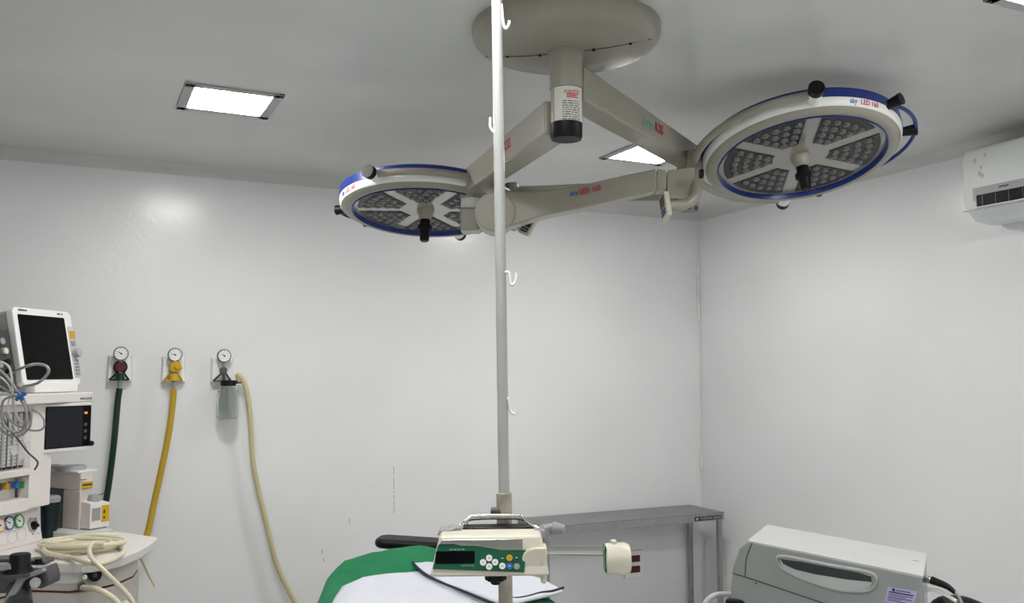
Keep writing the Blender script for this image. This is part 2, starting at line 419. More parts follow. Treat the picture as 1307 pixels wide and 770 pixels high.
# ---- lamp heads
def lamp_head(Cv, n, spoke, near_px, far_px, side, logo_ang, rail_angs, knob2, pr):
    C = VW(Cv[0], Cv[1], Z + Cv[2]); nn = (RGT*n[0] + HF*n[1] - V((0, 0, 1))).normalized()
    up = -nn
    F = frame(C, (RGT - up*RGT.dot(up)), up)          # x right, y away, z up
    Fi = F.inverted()
    head = MB(F)
    head.lathe([(.283, .012), (.283, -.002), (.300, -.006), (.314, .000), (.324, .008), (.330, .030), (.332, .052), (.22, .070), (.1, .085), (0, .085)], n=96)
    hd = head.build('lamp_head', 'beige', SL, sharp=60); hd['label'] = pr
    MB(F).lathe([(.331, .034), (.3365, .035), (.3365, .067), (.329, .072), (.30, .074), (.30, .036), (.331, .034)], n=96).build('blue_band', 'blue', hd)
    MB(F).lathe([(.3245, .007), (.3300, .013), (.3330, .024), (.3345, .034), (.326, .034), (.3245, .007)], n=96).build('side_band', 'white', hd)
    MB(F).lathe([(.2845, -.006), (.2815, -.007), (.279, .000), (.277, .013), (.284, .013), (.2845, -.006)], n=96).build('lens_ring', 'blue', hd)
    MB(F).lathe([(.279, .012), (.12, .012), (0, .012)], n=96).build('lens', 'glassrim', hd)
    for k in range(6):
        th = R(spoke + 30 + 60*k)
        # rounded wedge
        def wedge(r0, r1, gap, nn_=10):
            pts = []; 
            ain = math.asin(min(.9, gap/r0)); aout = math.asin(gap/r1)
            h = R(30)
            for j in range(nn_+1):
                a = -(h-aout) + 2*(h-aout)*j/nn_; pts.append((r1*cos(th+a), r1*sin(th+a)))
            m_ = max(h-ain, .02)
            for j in range(5):
                a = m_ - 2*m_*j/4; rr_ = r0; pts.append((rr_*cos(th+a), rr_*sin(th+a)))
            return pts
        pn = MB(F).prism(wedge(.095, .262, .024), .0095, .0135).build('led_panel', 'smoke', hd)
        dm = MB(F)
        for ri, (rad, cnt) in enumerate(((.115, 2), (.15, 3), (.188, 4), (.226, 5))):
            hw = R(30) - math.asin((.024+.020)/rad)
            for j in range(cnt):
                a = 0 if cnt == 1 else -hw + 2*hw*j/(cnt-1)
                dm.lathe([(.0150, .010), (.0130, .005), (.008, .002), (0, .001)], F.inverted() @ F @ T_(rad*cos(th+a), rad*sin(th+a), 0), n=10)
        dm.build('led_lenses', 'led', pn)
    # centre handle
    hb = MB(F).lathe([(0, .012), (.034, .012), (.032, -.004), (.025, -.014), (.024, -.03), (0, -.03)], n=24).build('handle', 'beige_d', hd)
    MB(F).lathe([(.021, -.028), (.021, -.052), (.029, -.055), (.029, -.070), (.021, -.074), (.019, -.095), (.018, -.112), (.013, -.117), (0, -.117)], n=24).build('handle_grip', 'black', hb)
    # yoke
    def loc(px): return Fi @ at_plane(px[0], px[1], F @ V((0, 0, .03)), up)
    def find(px):
        best = None
        for k in range(720):
            a = 2*pi*k/720; p = F @ V((.395*cos(a), .395*sin(a), .03)) - EYE
            zc = p.dot(FWD); q = (CX + FPX*p.dot(RGT)/zc, CY - FPX*p.dot(UPV)/zc); e_ = (q[0]-px[0])**2 + (q[1]-px[1])**2
            if best is None or e_ < best[0]: best = (e_, a)
        return best[1]
    an, af = find(near_px), find(far_px)
    mid = 0 if side > 0 else pi
    def adj(a):
        while a - mid > pi: a -= 2*pi
        while a - mid < -pi: a += 2*pi
        return a
    an, af = adj(an), adj(af); amid = (an+af)/2
    ry = .362
    pts = [V((ry*cos(an+(af-an)*k/36), ry*sin(an+(af-an)*k/36), .03)) for k in range(37)]
    yk = MB(F).tube(pts, .013, 12, smooth=False).build('yoke', 'beige', hd)
    for a, kz in ((an, 1), (af, 1)):
        e = V((cos(a), sin(a), 0)); kb = MB(F).cyl(e*.33 + V((0,0,.03)), e*.385 + V((0,0,.03)), .023, n=24).build('pivot', 'white', yk)
        MB(F).cyl(e*.378 + V((0,0,.03)), e*.402 + V((0,0,.03)), .0245, n=24).build('pivot_cap', 'black', kb)
    # rail with grips
    ra, rb = find(rail_angs[0]), find(rail_angs[1])
    while rb - ra > pi: rb -= 2*pi
    while ra - rb > pi: rb += 2*pi
    rl = MB(F).tube([V((q*cos(ra+(rb-ra)*k/6), q*sin(ra+(rb-ra)*k/6), .04)) for k, q in enumerate((.330, .360, .375, .38, .375, .360, .330))], .0065, 10).build('side_rail', 'blue' if side < 0 else 'navy', hd)
    for f_ in (.06, .42) if side < 0 else (.18,):
        a = ra + (rb-ra)*f_; e = V((cos(a), sin(a), 0)); tt = V((-sin(a), cos(a), 0))
        MB(F).cyl(e*.325 + V((0,0,.04)), e*.382 + V((0,0,.04)), .014, .020, n=16).build('grip', 'black', rl)
    a = R(knob2); e = V((cos(a), sin(a), 0))
    MB(F).cyl(e*.325 + V((0,0,.03)), e*.36 + V((0,0,.03)), .016, n=16).build('stop_knob', 'black', hd)
    # logo on the rim
    for body, off, m, w in (('sky', 0, 'bluet', .1), ('LED 160', .040, 'redt', .1)):
        b2 = MB(); b2.text(body, .023, Matrix.Identity(4), xs=.9, bold=.0002, align='LEFT', depth=.0003)
        b = MB(F); vv = {}
        for v in b2.bm.verts:
            a = R(logo_ang) + (off - .07 + v.co.x)/.336; zz = .021 + v.co.y
            rr_ = .3335 + .0008 + (.003 if zz > .03 else -.004 + .0) + v.co.z
            # follow the rim profile
            prof = [(.3245, .007), (.3300, .013), (.3330, .024), (.3345, .034), (.3368, .0345), (.3368, .06)]; rr_ = .3245
            for q in range(5):
                if prof[q][1] <= zz <= prof[q+1][1]:
                    tq = (zz-prof[q][1])/(prof[q+1][1]-prof[q][1]); rr_ = prof[q][0] + tq*(prof[q+1][0]-prof[q][0])
            rr_ += .0010 + v.co.z
            vv[v] = b._v((rr_*cos(a), rr_*sin(a), zz))
        for f in b2.bm.faces: b._f([vv[v] for v in f.verts])
        b2.bm.free(); b.build('logo', m, hd)
    return F, hd, F @ V((ry*cos(amid), ry*sin(amid), .03)), yk
FR, HR, MR, YR = lamp_head((1.00, 3.07, .732), (.049, -.293), -97, (1043, 126), (1000, 267), -1, -68, ((1138, 142), (1098, 244)), 62, 'right lamp head tilted towards the camera')
FL, HL, ML, YL = lamp_head((-.339, 3.49, .6215), (-.012, -.155), 180, (472, 229), (588, 303), 1, -143, ((430, 258), (452, 293)), 140, 'left lamp head hanging almost level')

# ---- spring arms
def lens_arm(nm, pts, w, joint_r, lab):
    """pts: (px,ytop,ybot,d) tapered box following the photo's outline"""
    b = MB(); rings = []
    for px, yt, yb, d in pts:
        a = at_d(px, yt, d); c_ = at_d(px, yb, d); n = HF*w/2
        rings.append([b.bm.verts.new(p) for p in (a-n, a+n, c_+n, c_-n)])
    for i in range(len(rings)-1):
        for k in range(4): b._f([rings[i][k], rings[i][(k+1)%4], rings[i+1][(k+1)%4], rings[i+1][k]])
    b._f(rings[0]); b._f(rings[-1][::-1])
    o = b.build(nm, 'beige', SL, bevel=.006, seg=3); o['label'] = lab
    return o
SB = lens_arm('spring_arm', [(640, 247, 295, 3.13), (665, 248, 287, 3.13), (690, 247, 279, 3.12), (740, 240, 269, 3.11), (790, 228, 257, 3.10), (836, 219, 246, 3.09)], .09, .07, 'front sprung arm carrying the right lamp head')
MB().cyl(at_d(632, 270, 3.07), at_d(632, 270, 3.07)+HF*.12, .070, n=40).build('elbow_joint', 'beige', SB, bevel=.006)
MB().cyl(at_d(634, 271, 3.20), at_d(634, 271, 3.20)+HF*.02, .072, n=40).build('joint_shadow_gap', 'black', SB)
J = at_d(597, 269, 3.30)
MB(T_(P2.x, P2.y, Z)).box(-.04, .035, -.05, .05, .515, .60, RZ(-25)).build('elbow_block', 'beige', SB, bevel=.008)
# writing on the front arm
pA, pB = at_d(727, 248, 3.062), at_d(763, 240.5, 3.05)
xd = (pB-pA).normalized(); Tt = frame((0,0,0), xd, -HF); Tt = Matrix((xd, (-HF).cross(xd), -HF)).transposed().to_4x4()
Tt.translation = pA - HF*.0; 
MB().text('sky', .024, Tt, bold=.0004, align='LEFT', xs=.95).build('logo', 'bluet', SB)
MB().text('LED 160', .026, Tt @ T_(.034, 0, 0), bold=.0006, align='LEFT', xs=.82).build('logo', 'redt', SB)
# front arm tip: collar, fork and clevis to the right yoke
cl = MB()
for (x0, x1, t0, t1, b0, b1, d, w) in ((836, 848, 219, 221, 246, 245, 3.09, .085), (849, 884, 220, 216, 250, 252, 3.10, .075)):
    n = HF*w/2
    a, b_, c_, e = at_d(x0, b0, d), at_d(x1, b1, d), at_d(x1, t1, d), at_d(x0, t0, d)
    cl.hexa([a-n, b_-n, b_+n, a+n, e-n, c_-n, c_+n, e+n])
cl.build('tip_collar', 'beige', SB, bevel=.004)
MB().tube([at_d(846, 262, 3.02), at_d(868, 263, 3.02), at_d(882, 256, 3.03), at_d(889, 243, 3.05), MR], .018, 14).build('fork', 'beige', SB)
MB().cyl(MR + V((0,0,.05)), MR - V((0,0,.06)), .026, n=24).build('yoke_hub', 'beige', YR, bevel=.004)
MB().cyl(at_d(893, 222, 3.0), at_d(895, 222, 3.0) + RGT*.006, .016, n=20).build('hub_cap', 'black', YR)
# rear arm, carrying the left head
SA = lens_arm('spring_arm', [(866, 222, 262, 3.33), (838, 230, 259, 3.34), (760, 236, 259, 3.36), (700, 239, 262, 3.38), (664, 240, 283, 3.40), (648, 252, 290, 3.40)], .08, .06, 'rear sprung arm carrying the left lamp head')
MB().cyl(at_d(868, 240, 3.28), at_d(868, 240, 3.28) + HF*.11, .056, n=36).build('elbow_joint', 'beige', SA, bevel=.005)
MB().cyl(P1 + V((0,0,Z+.61)), P1 + V((0,0,Z+.585)), .034, n=24).build('joint_ring', 'dgrey', SA)
MB().tube([at_d(662, 282, 3.42), at_d(655, 286, 3.46), ML], .024, 14).build('fork', 'beige', SA)
MB().cyl(ML + V((0,0,.045)), ML - V((0,0,.055)), .026, n=24).build('yoke_hub', 'beige', YL, bevel=.004)
# control panels
def control_panel(F, w, h, parent_arm, lab, stem):
    o = MB(F).prism(rrect(-w/2, w/2, -h/2, h/2, .008), -.018, .0).build('control_panel', 'cream', parent_arm, bevel=.003); o['label'] = lab
    MB(F).prism(rrect(-w*.34, w*.34, -h*.05, h*.40, .004), 0, .0015).build('display', 'dgrey', o)
    kp = MB(F)
    for i in range(3):
        for j in range(2): kp.box(-w*.3+i*w*.22, -w*.3+i*w*.22+w*.16, -h*.36+j*h*.14, -h*.36+j*h*.14+h*.1, 0, .0015)
    kp.build('keypad', 'navy', o)
    MB().tube(stem, .017, 12).build('stem', 'beige', o)
c0 = at_d(672, 288, 3.26)
Fc = Matrix((( RGT*.86 - HF*.5).normalized(), V((0,0,1)), (RGT*.86 - HF*.5).normalized().cross(V((0,0,1))))).transposed().to_4x4()
Fc = Fc @ RX(-12) @ RZ(-24); Fc.translation = c0
control_panel(Fc, .05, .068, SA, 'control panel under the left lamp arm', [c0 + HF*.012, at_d(662, 288, 3.34), at_d(648, 284, 3.42)])
c1 = at_d(846, 264, 3.0)
xr = (-HF*.80 + RGT*-.25).normalized(); xr = (-HF*.98 + RGT*.16).normalized()
Fc = Matrix((xr, V((0,0,1)), xr.cross(V((0,0,1))))).transposed().to_4x4() @ RZ(22); Fc.translation = c1
control_panel(Fc, .06, .095, SB, 'control panel seen edge-on under the right joint', [c1 + RGT*.01, at_d(856, 262, 3.01), at_d(872, 262, 3.02)])

# ---------------------------------------------------------------- air conditioner on the right wall
ya = 2.40
AC = thing('air_conditioner', 'white wall-mounted split air conditioner high on the right wall', 'air conditioner', (WX1, ya-.42, 2.25))
prof = [(WX1-.002, 2.525), (WX1-.15, 2.535), (WX1-.19, 2.52), (WX1-.205, 2.48), (WX1-.205, 2.33), (WX1-.19, 2.28), (WX1-.14, 2.245), (WX1-.06, 2.235), (WX1-.002, 2.24)]
def ac_slice(y0, y1, pf, name, m, par, bevel=.008):
    Tm = Matrix(((1,0,0,0),(0,0,1,0),(0,1,0,0),(0,0,0,1)))
    return MB().prism(pf, y0, y1, Tm).build(name, m, par, bevel=bevel, seg=3)
ac_slice(ya-.86, ya, prof, 'body', 'vane', AC)
MB().box(WX1-.207, WX1-.200, ya-.84, ya-.045, 2.315, 2.365).build('grille_trim', 'grey2', AC, bevel=.003)
MB().box(WX1-.2085, WX1-.198, ya-.83, ya-.06, 2.287, 2.335).build('air_slot', 'black', AC, bevel=.003)
fins = MB()
for k in range(14): fins.box(WX1-.2105, WX1-.205, ya-.09-k*.055, ya-.087-k*.055, 2.29, 2.333)
fins.build('slot_fins', 'dgrey', AC)
Tl = Matrix.Translation(V((WX1-.199, 0, 2.283))) @ RY(20)
MB(Tl).box(-.012, .006, ya-.835, ya-.055, -.003, .003).build('louver', 'white', AC, bevel=.002)
MB().box(WX1-.212, WX1-.205, ya-.855, ya-.005, 2.276, 2.281).build('lower_seam', 'grey2', AC)
b = MB(); Tg = Matrix(((0,0,-1,WX1-.2075),(-1,0,0,ya-.155),(0,1,0,2.352),(0,0,0,1)))
b.text('springer', .013, Tg, align='LEFT'); b.build('logo', 'ink', AC)
st = MB()
rs = random.Random(2)
for k in range(6): MB().sphere((WX1-.2052, ya-.055-rs.random()*.05, 2.37+rs.random()*.12), .005+rs.random()*.005, 8, (.08, 1, 1.3)).build('yellowed_spot', 'stain', AC)

# ---------------------------------------------------------------- gas outlets on the back wall
def outlet(px, py, label, kind):
    C = at_Y(px, py, WY1)
    F = T_(C.x, WY1, C.z)            # x right, y into wall, front is -y
    th = thing('gas_outlet', label, 'gas outlet', F, 'wall gas outlets')
    w, h, dp = .052, .062, .035
    MB(F).hexa([(-w,0,-h),(w,0,-h),(w,0,h),(-w,0,h),(-w*.92,-dp,-h*.85),(w*.92,-dp,-h*.85),(w*.8,-dp*.6,h*.9),(-w*.8,-dp*.6,h*.9)]).build('wall_plate', 'white', th, bevel=.004)
    gx, gz = 0, .066
    g = MB(F).cyl((gx,-.075,gz),(gx,-.05,gz), .031, n=32).build('gauge', 'dgrey', th, bevel=.003)
    MB(F).cyl((gx,-.0765,gz),(gx,-.074,gz), .0265, n=32).build('dial', 'white', g)
    nd = MB(F); nd.box(-.014,.006,-.0775,-.0765,-.0015,.0015, T_(gx,0,gz) @ RY(35) if kind!='yellow' else T_(gx,0,gz) @ RY(15)); nd.cyl((gx,-.0785,gz),(gx,-.0765,gz),.004,n=10)
    for k in range(9):
        a = R(-30 + 30*k); nd.box(.019,.024,-.0773,-.0765,-.0008,.0008, T_(gx,0,gz) @ RY(-a*57.2958))
    nd.build('needle', 'ink', g)
    MB(F).cyl((0,-.06,.04),(0,-.06,-.045), .008, n=16).cyl((0,-.03,-.0),(0,-.06,-.0), .014, n=16).build('valve_stem', 'steel', th)
    if kind == 'green':
        MB(F).cyl((0,-.055,.008),(0,-.088,.008), .024, .022, n=8).build('valve_knob', 'red', th, bevel=.003)
        MB(F).cyl((0,-.045,.008),(0,-.06,.008), .029, n=24).build('valve_collar', 'black', th)
    elif kind == 'yellow':
        MB(F).cyl((.004,-.055,.012),(.004,-.085,.012), .031, .027, n=6).cyl((.008,-.085,.012),(.008,-.097,.012), .012, n=6).build('valve_knob', 'yellowp', th, bevel=.003)
    else:
        MB(F).cyl((0,-.05,.0),(0,-.075,.0), .018, .015, n=12).build('valve_knob', 'dgrey', th, bevel=.002)
    m = {'green': 'greenh', 'yellow': 'yellowp', 'vac': 'dgrey'}[kind]
    s = -1
    MB(F).tube([(-.042,-.04,-.048),(-.01,-.055,-.015),(.012,-.055,-.015),(.036,-.042,-.048)], .0045, 8, smooth=False).tube([(-.042,-.04,-.048),(.036,-.04,-.048)], .0045, 8, smooth=False).build('release_bracket', m, th)
    if kind != 'vac':
        MB(F).cyl((0,-.06,-.035),(-.001,-.06,-.088), .009, .008, n=16).cyl((0,-.06,-.06),(0,-.06,-.075), .011, n=12).build('hose_fitting', 'grey', th)
        if kind == 'green' or kind == 'yellow': MB(F).cyl((0,-.06,-.018),(0,-.06,-.05), .017, .021, n=20).build('coupling', m, th)
    return F
Fg = outlet(153, 471, 'white wall outlet with dark red knob and green hose, leftmost of three', 'green')
Fy = outlet(221, 472, 'white wall outlet with yellow valve, middle one of three', 'yellow')
Fv = outlet(283, 473, 'white wall outlet above the glass suction jar, rightmost of three', 'vac')
def whose(pts, ds, r, name, m, label, cat='hose', n=12, group=None):
    P = [p if isinstance(p, Vector) else at_d(p[0], p[1], d) for p, d in zip(pts, ds)]
    return tag(MB().tube(P, r, n, sub=10).build(name, m), label, cat, group)
def hY(px, py, y): return at_Y(px, py, y)
tag(MB().tube([Fg @ V((-.001,-.06,-.085)), hY(150,515,4.30), hY(146,560,4.29), hY(140,610,4.29), hY(134,650,4.29), hY(129,690,4.28), hY(126,730,4.27), hY(126,800,4.26), V((-.25, 4.2, .3)), V((-.3, 4.15, .04))], .0135, 12, sub=10).build('gas_hose', 'greenh'),
    'dark green gas hose hanging from the leftmost wall outlet', 'hose')
tag(MB().tube([Fy @ V((-.001,-.06,-.085)), hY(221,510,4.30), hY(216,550,4.29), hY(207,595,4.28), hY(196,645,4.27), hY(187,684,4.24), hY(172,704,4.22), hY(150,725,4.2), hY(130,760,4.2), V((-.2, 4.15, .5)), V((-.25, 4.1, .03))], .0135, 12, sub=10).build('gas_hose', 'yellow'),
    'yellow gas hose hanging from the middle wall outlet', 'hose')
# suction jar
jc = Fv @ V((.022, -.062, -.075))
JR = thing('suction_jar', 'clear glass suction jar with black cap hanging below the rightmost outlet', 'jar', T_(jc.x, jc.y, jc.z - .148))
FJ = T_(jc.x, jc.y, jc.z)
MB(FJ).lathe([(.030, .014), (.031, -.004), (.045, -.016), (.047, -.03), (.047, -.135), (.042, -.147), (.0, -.148), (0, -.141), (.040, -.141), (.0445, -.132), (.0445, -.03), (.042, -.018), (.028, -.006), (.027, .014), (.030, .014)], n=48).build('glass_jar', 'glass', JR)
MB(FJ).cyl((0,0,.004),(0,0,.03), .034, n=28).build('cap', 'black', JR, bevel=.003)
MB(FJ).cyl((.02,0,.02),(.062,0,.024), .008, n=14).build('spout', 'black', JR)
MB(FJ).cyl((0,.0,-.005),(0,.0,-.09), .005, n=12).build('dip_tube', 'grey2', JR)
MB(FJ).cyl((-.02,0,.028),(-.022,.0,.075), .008, n=12).build('connector', 'dgrey', JR)
s0 = FJ @ V((.050,0,.024))
tag(MB().tube([s0, hY(304,479,4.29), hY(311,487,4.29), hY(316,505,4.29), hY(320,540,4.30), hY(323,590,4.31), hY(331,630,4.31), hY(343,680,4.31), hY(355,725,4.31), hY(377,770,4.30), hY(400,815,4.28), V((1.35,4.22,.5)), V((1.45,4.1,.04))], .0125, 12, sub=10).build('suction_tube', 'tube'),
    'long cream suction tube running down the back wall from the glass jar', 'tube')
# marks on the back wall
sk = MB()
rs = random.Random(8)
for px, y0, y1 in ((502.5, 596, 655), (446, 661, 671), (411, 700, 706), (413, 712, 716)):
    a, b_ = at_Y(px, y0, WY1), at_Y(px+.6, y1, WY1); k = int((y1-y0)/4)+1
    for j in range(k):
        q = a.lerp(b_, (j+rs.random()*.6)/k); L = .004 + rs.random()*.012
        sk.box(q.x-.0012, q.x+.0012, WY1-.0012, WY1+.001, q.z-L, q.z+.002)
struct(sk.build('trim_2', 'grey'))
# socket behind the steel table
C = at_Y(808, 720, WY1)
SO = thing('wall_socket', 'white double wall socket with dark red outlets under the steel table', 'socket', (C.x, WY1, C.z))
F = T_(C.x, WY1, C.z)
MB(F).prism(rrect(-.062, .062, -.075, .075, .008), -.0, .01, RX(90)).build('cover_plate', 'white', SO, bevel=.002)
for dz in (.03, -.028):
    MB(F).prism(rrect(-.032, .038, dz-.018, dz+.018, .004), .009, .014, RX(90)).build('outlet_insert', 'red', SO)

# ---------------------------------------------------------------- steel table
TZ = .88
p_fr = at_z(927, 654, TZ); p_br = at_z(861, 642.5, TZ); p_fl = at_z(694, 672.5, TZ)
tx0, tx1 = p_fl.x, (p_fr.x + p_br.x)/2 + .02; ty0, ty1 = (p_fr.y + p_fl.y)/2, WY1 - .012
ST = thing('steel_table', 'stainless steel side table against the back wall in the corner', 'table', (tx0, ty0, 0))
tb = MB(); tb.box(tx0, tx1, ty0, ty1, TZ-.004, TZ)
tb.box(tx0, tx1, ty0, ty0+.004, TZ-.042, TZ-.002).box(tx0, tx1, ty1-.004, ty1, TZ-.042, TZ-.002).box(tx0, tx0+.004, ty0, ty1, TZ-.042, TZ-.002).box(tx1-.004, tx1, ty0, ty1, TZ-.042, TZ-.002)
tp = tb.build('tabletop', 'steeltop', ST, bevel=.0015)
MB().box(tx0+.001, tx1-.001, ty0-.0012, ty0+.001, TZ-.041, TZ-.003).build('front_edge', 'steel', tp)
for x in (tx0+.02, tx1-.02):
    for y in (ty0+.02, ty1-.02):
        lg = MB().box(x-.0125, x+.0125, y-.0125, y+.0125, .01, TZ-.005).build('leg', 'steel', ST, bevel=.003)
        MB().box(x-.015, x+.015, y-.015, y+.015, 0, .02).build('foot', 'black', lg, bevel=.002)
MB().box(tx0+.02, tx1-.02, ty0+.02, ty1-.02, .22, .235).build('lower_shelf', 'steeltop', ST)
lp = MB().box(tx1-.20, tx1-.02, ty0-.0025, ty0-.001, TZ-.036, TZ-.014).build('name_plate', 'ink', tp)
b = MB(); b.text('MODERNA SAUDE', .017, Matrix.Translation(V((tx1-.165, ty0-.0028, TZ-.025))) @ RX(90), align='LEFT'); b.box(tx1-.192, tx1-.178, ty0-.0032, ty0-.0025, TZ-.031, TZ-.019); b.build('plate_print', 'grey2', lp)

# ---------------------------------------------------------------- iv pole
D = 1.62
pb, pt_ = at_d(645, 745, D), at_d(634, 0, D)
dr = (pt_ - pb).normalized()
foot = pb - dr * ((pb.z - .12)/dr.z); top = pt_ + dr * .09
IV = thing('iv_pole', 'tall white metal drip stand pole in the middle of the room', 'iv pole', (foot.x, foot.y, 0))
joint = at_d(643, 632, D)
jp = pb + dr * ((joint.z - pb.z)/dr.z)
MB().cyl(jp, top, .0098, n=24).build('upper_pole', 'pole', IV)
low = MB().cyl(foot, jp - dr*.03, .0125, n=24).build('lower_pole', 'pole2', IV)
lk = MB().cyl(jp - dr*.052, jp + dr*.004, .0138, n=20).build('lock_collar', 'pole2', IV, bevel=.002)
MB().box(-.005, .003, -.0155, -.006, -.045, -.005, ).bm.free() if False else None
bk = at_d(648, 655, D)
MB(frame(pb + dr*((bk.z-pb.z)/dr.z), RGT)).box(-.024, -.002, -.012, .016, -.008, .008).build('lock_knob', 'dgrey', low, bevel=.002)
def hook(py, pts, nm='hook'):
    q = at_d(640, py, D); base = pb + dr*((q.z-pb.z)/dr.z); s = D/FPX
    P = [base + RGT*(x*s) + V((0,0,-y*s)) - HF*.004 for x, y in pts]
    MB().tube(P, .0026, 8, sub=6).build(nm, 'white', IV)
hook(348, [(2,0),(9,0),(11,3),(12,12),(14,16),(18,14),(20,6),(20,1)])
hook(508, [(-2,1),(5,0),(8,4),(9,12),(11,18),(16,20),(18,15),(18,10)])
hook(18, [(6,-12),(7,0),(8,10),(10,19),(13,20),(16,14),(16,10)])
hook(170, [(3,10),(-4,2),(-8,-2),(-11,-8),(-11,-16),(-11,-20)])
hub = MB(T_(foot.x, foot.y, 0)).lathe([(.0, .15), (.022, .15), (.03, .13), (.032, .08), (.02, .07), (0, .07)], n=24).build('base_hub', 'pole', IV)
for k in range(5):
    a = R(72*k + 10); e = V((cos(a), sin(a), 0)); B = V((foot.x, foot.y, 0))
    lg = MB().tube([B + e*.02 + V((0,0,.10)), B + e*.15 + V((0,0,.095)), B + e*.27 + V((0,0,.07))], .011, 10).build('leg', 'pole', IV)
    tt = V((-e.y, e.x, 0)); q = B + e*.27 + V((0,0,.03))
    MB().cyl(q - tt*.01, q + tt*.01, .03, n=20).cyl(q, q+V((0,0,.035)), .008, n=8).build('caster', 'black', lg)

# ---------------------------------------------------------------- syringe pump
ps = 1.50/FPX          # metres per photo pixel at the pump
O = at_d(625, 736, 1.50)
FP = frame(O, RGT) @ T_(0,0,0)
def X(px): return (px - 625)*ps
SP = thing('syringe_pump', 'cream syringe pump with green keypad clamped on the drip stand', 'syringe pump', FP)
FPt = FP @ RY(-.6)
# body: side profile extruded in x (front face slightly raked back)
def px_prism(x0b, x1b, x0t, x1t, prof, name, m, par, bevel):
    b = MB(FPt); n = len(prof); zs = [p[1] for p in prof]; zl, zh = min(zs), max(zs)
    A = []; B = []
    for y, z in prof:
        k = (z-zl)/(zh-zl); A.append(b._v((x0b+(x0t-x0b)*k, y, z))); B.append(b._v((x1b+(x1t-x1b)*k, y, z)))
    b._f(A); b._f(B[::-1])
    for i in range(n): b._f([A[i], A[(i+1)%n], B[(i+1)%n], B[i]])
    return b.build(name, m, par, bevel=bevel, seg=3)
body = px_prism(X(550), X(700), X(562), X(690), [(-.004, 0), (.012, .062), (.030, .067), (.115, .060), (.12, .0)], 'body', 'cream', SP, .005)
# face plate lies on the raked front
rk = atan(.016/.062)
FF = FPt @ T_(0, -.0045, 0) @ Matrix.Rotation(-rk, 4, 'X') @ RX(90)   # x right, y up the face, z out
def fy(py): return (736 - py)*ps*1.0/cos(rk)
MB(FF).prism([(X(565), fy(694)), (X(560), fy(699)), (X(554), fy(726)), (X(668), fy(731)), (X(671), fy(705)), (X(640), fy(705)), (X(610), fy(700)), (X(590), fy(699))][::-1], .000, .0015).build('keypad_panel', 'pgreen', SP)
kp = SP
disp = MB(FF).prism(rrect(X(557.5), X(606.5), fy(720), fy(705.5), .002), .0015, .0025).build('display', 'screen', SP)
b = MB(FF).prism([(X(566), fy(692)), (X(667), fy(692)), (X(667), fy(703.5)), (X(640), fy(703.5)), (X(612), fy(699)), (X(590), fy(697)), (X(562), fy(697))], .0012, .0035).build('clear_cover', 'chrome', SP, bevel=.001)
tx = MB(FF)
for k in range(4): tx.box(X(575+k*5), X(578.5+k*5), fy(704.3), fy(702.9), .0015, .0025)
tx.text('SAMTRONIC', .004, T_(X(598), fy(722.6), .0022), align='CENTER'); tx.build('print', 'tealt', SP)
for (px, py, m, r) in ((624.5,714,'white',4),(617,719,'white',4),(632,719,'white',4),(624.5,724,'white',4),(641,723.5,'white',4),
                       (641,714.5,'pgreen',3.6),(650,714,'yellowp',3.9),(659,714,'pgreen',3.6),(650,723.5,'bluet',3.9),(659,724,'grey',3.9)):
    bt = MB(FF).cyl((X(px), fy(py), .0012), (X(px), fy(py), .004), r*ps, n=20).build('button', m, SP)
    MB(FF).box(X(px)-.0016, X(px)+.0016, fy(py)-.0005, fy(py)+.0005, .004, .0044).build('symbol', 'pgreen' if m in ('white', 'yellowp') else 'white', bt)
# side joint, rod and plunger head
MB(FPt).cyl((X(680), .0, .024), (X(680), .02, .024), .0195, n=32).box(X(680), X(697), .0, .03, .006, .0447).build('drive_housing', 'cream', SP, bevel=.003)
MB(FPt).box(X(690), X(697), .03, .055, -.02, .045).build('drive_bracket', 'cream', SP, bevel=.003)
rod = MB(FPt).cyl((X(695), .02, .036), (X(771), .02, .034), .0066, n=24).build('plunger_rod', 'chrome', SP)
hd = MB(FPt).cyl((X(771), .02, .022), (X(796), .02, .022), .0255, .0265, n=36).cyl((X(796), .02, .022), (X(803), .02, .022), .0265, .0225, n=36).build('plunger_head', 'cream', SP, bevel=.003)
MB(FPt).box(X(769.5), X(771.5), .0, .03, .004, .0447).build('head_gasket', 'pgreen', hd)
MB(FPt).box(X(779), X(786), .012, .03, .046, .052).build('head_tab', 'cream', hd, bevel=.001)
# top: dark tray, grey clamps, chrome handle
MB(FPt).box(X(588), X(686), .07, .112, .058, .066).build('syringe_tray', 'black', SP, bevel=.002)
h = MB(FPt).tube([(X(577),.06,.068),(X(585),.065,.070),(X(592),.07,.077),(X(598),.075,.083),(X(604),.078,.085),(X(662),.078,.085),(X(668),.075,.082),(X(674),.07,.076),(X(682),.065,.070),(X(688),.06,.066)], .0027, 10, sub=5).build('carry_handle', 'chrome', SP)
MB(FPt).tube([(X(594),.1,.066),(X(600),.105,.075),(X(664),.105,.075),(X(676),.1,.066)], .002, 8, sub=4).build('rear_rail', 'chrome', SP)
MB(FPt).hexa([(X(556),.04,.058),(X(573),.04,.062),(X(573),.075,.062),(X(556),.075,.058),(X(560),.04,.069),(X(582),.04,.071),(X(582),.075,.071),(X(560),.075,.069)]).box(X(570), X(588), .045, .07, .060, .073).build('syringe_clamp', 'grey', SP, bevel=.004)
MB(FPt).box(X(682), X(697), .035, .075, .052, .068).box(X(692), X(702), .045, .07, .044, .072).build('syringe_clamp', 'grey', SP, bevel=.004)
MB(FPt).cyl((X(697),.058,.066),(X(708),.058,.067), .008, n=20).cyl((X(706),.058,.067),(X(722),.055,.065), .0115, .007, n=20).build('clamp_knob', 'grey', SP, bevel=.002)
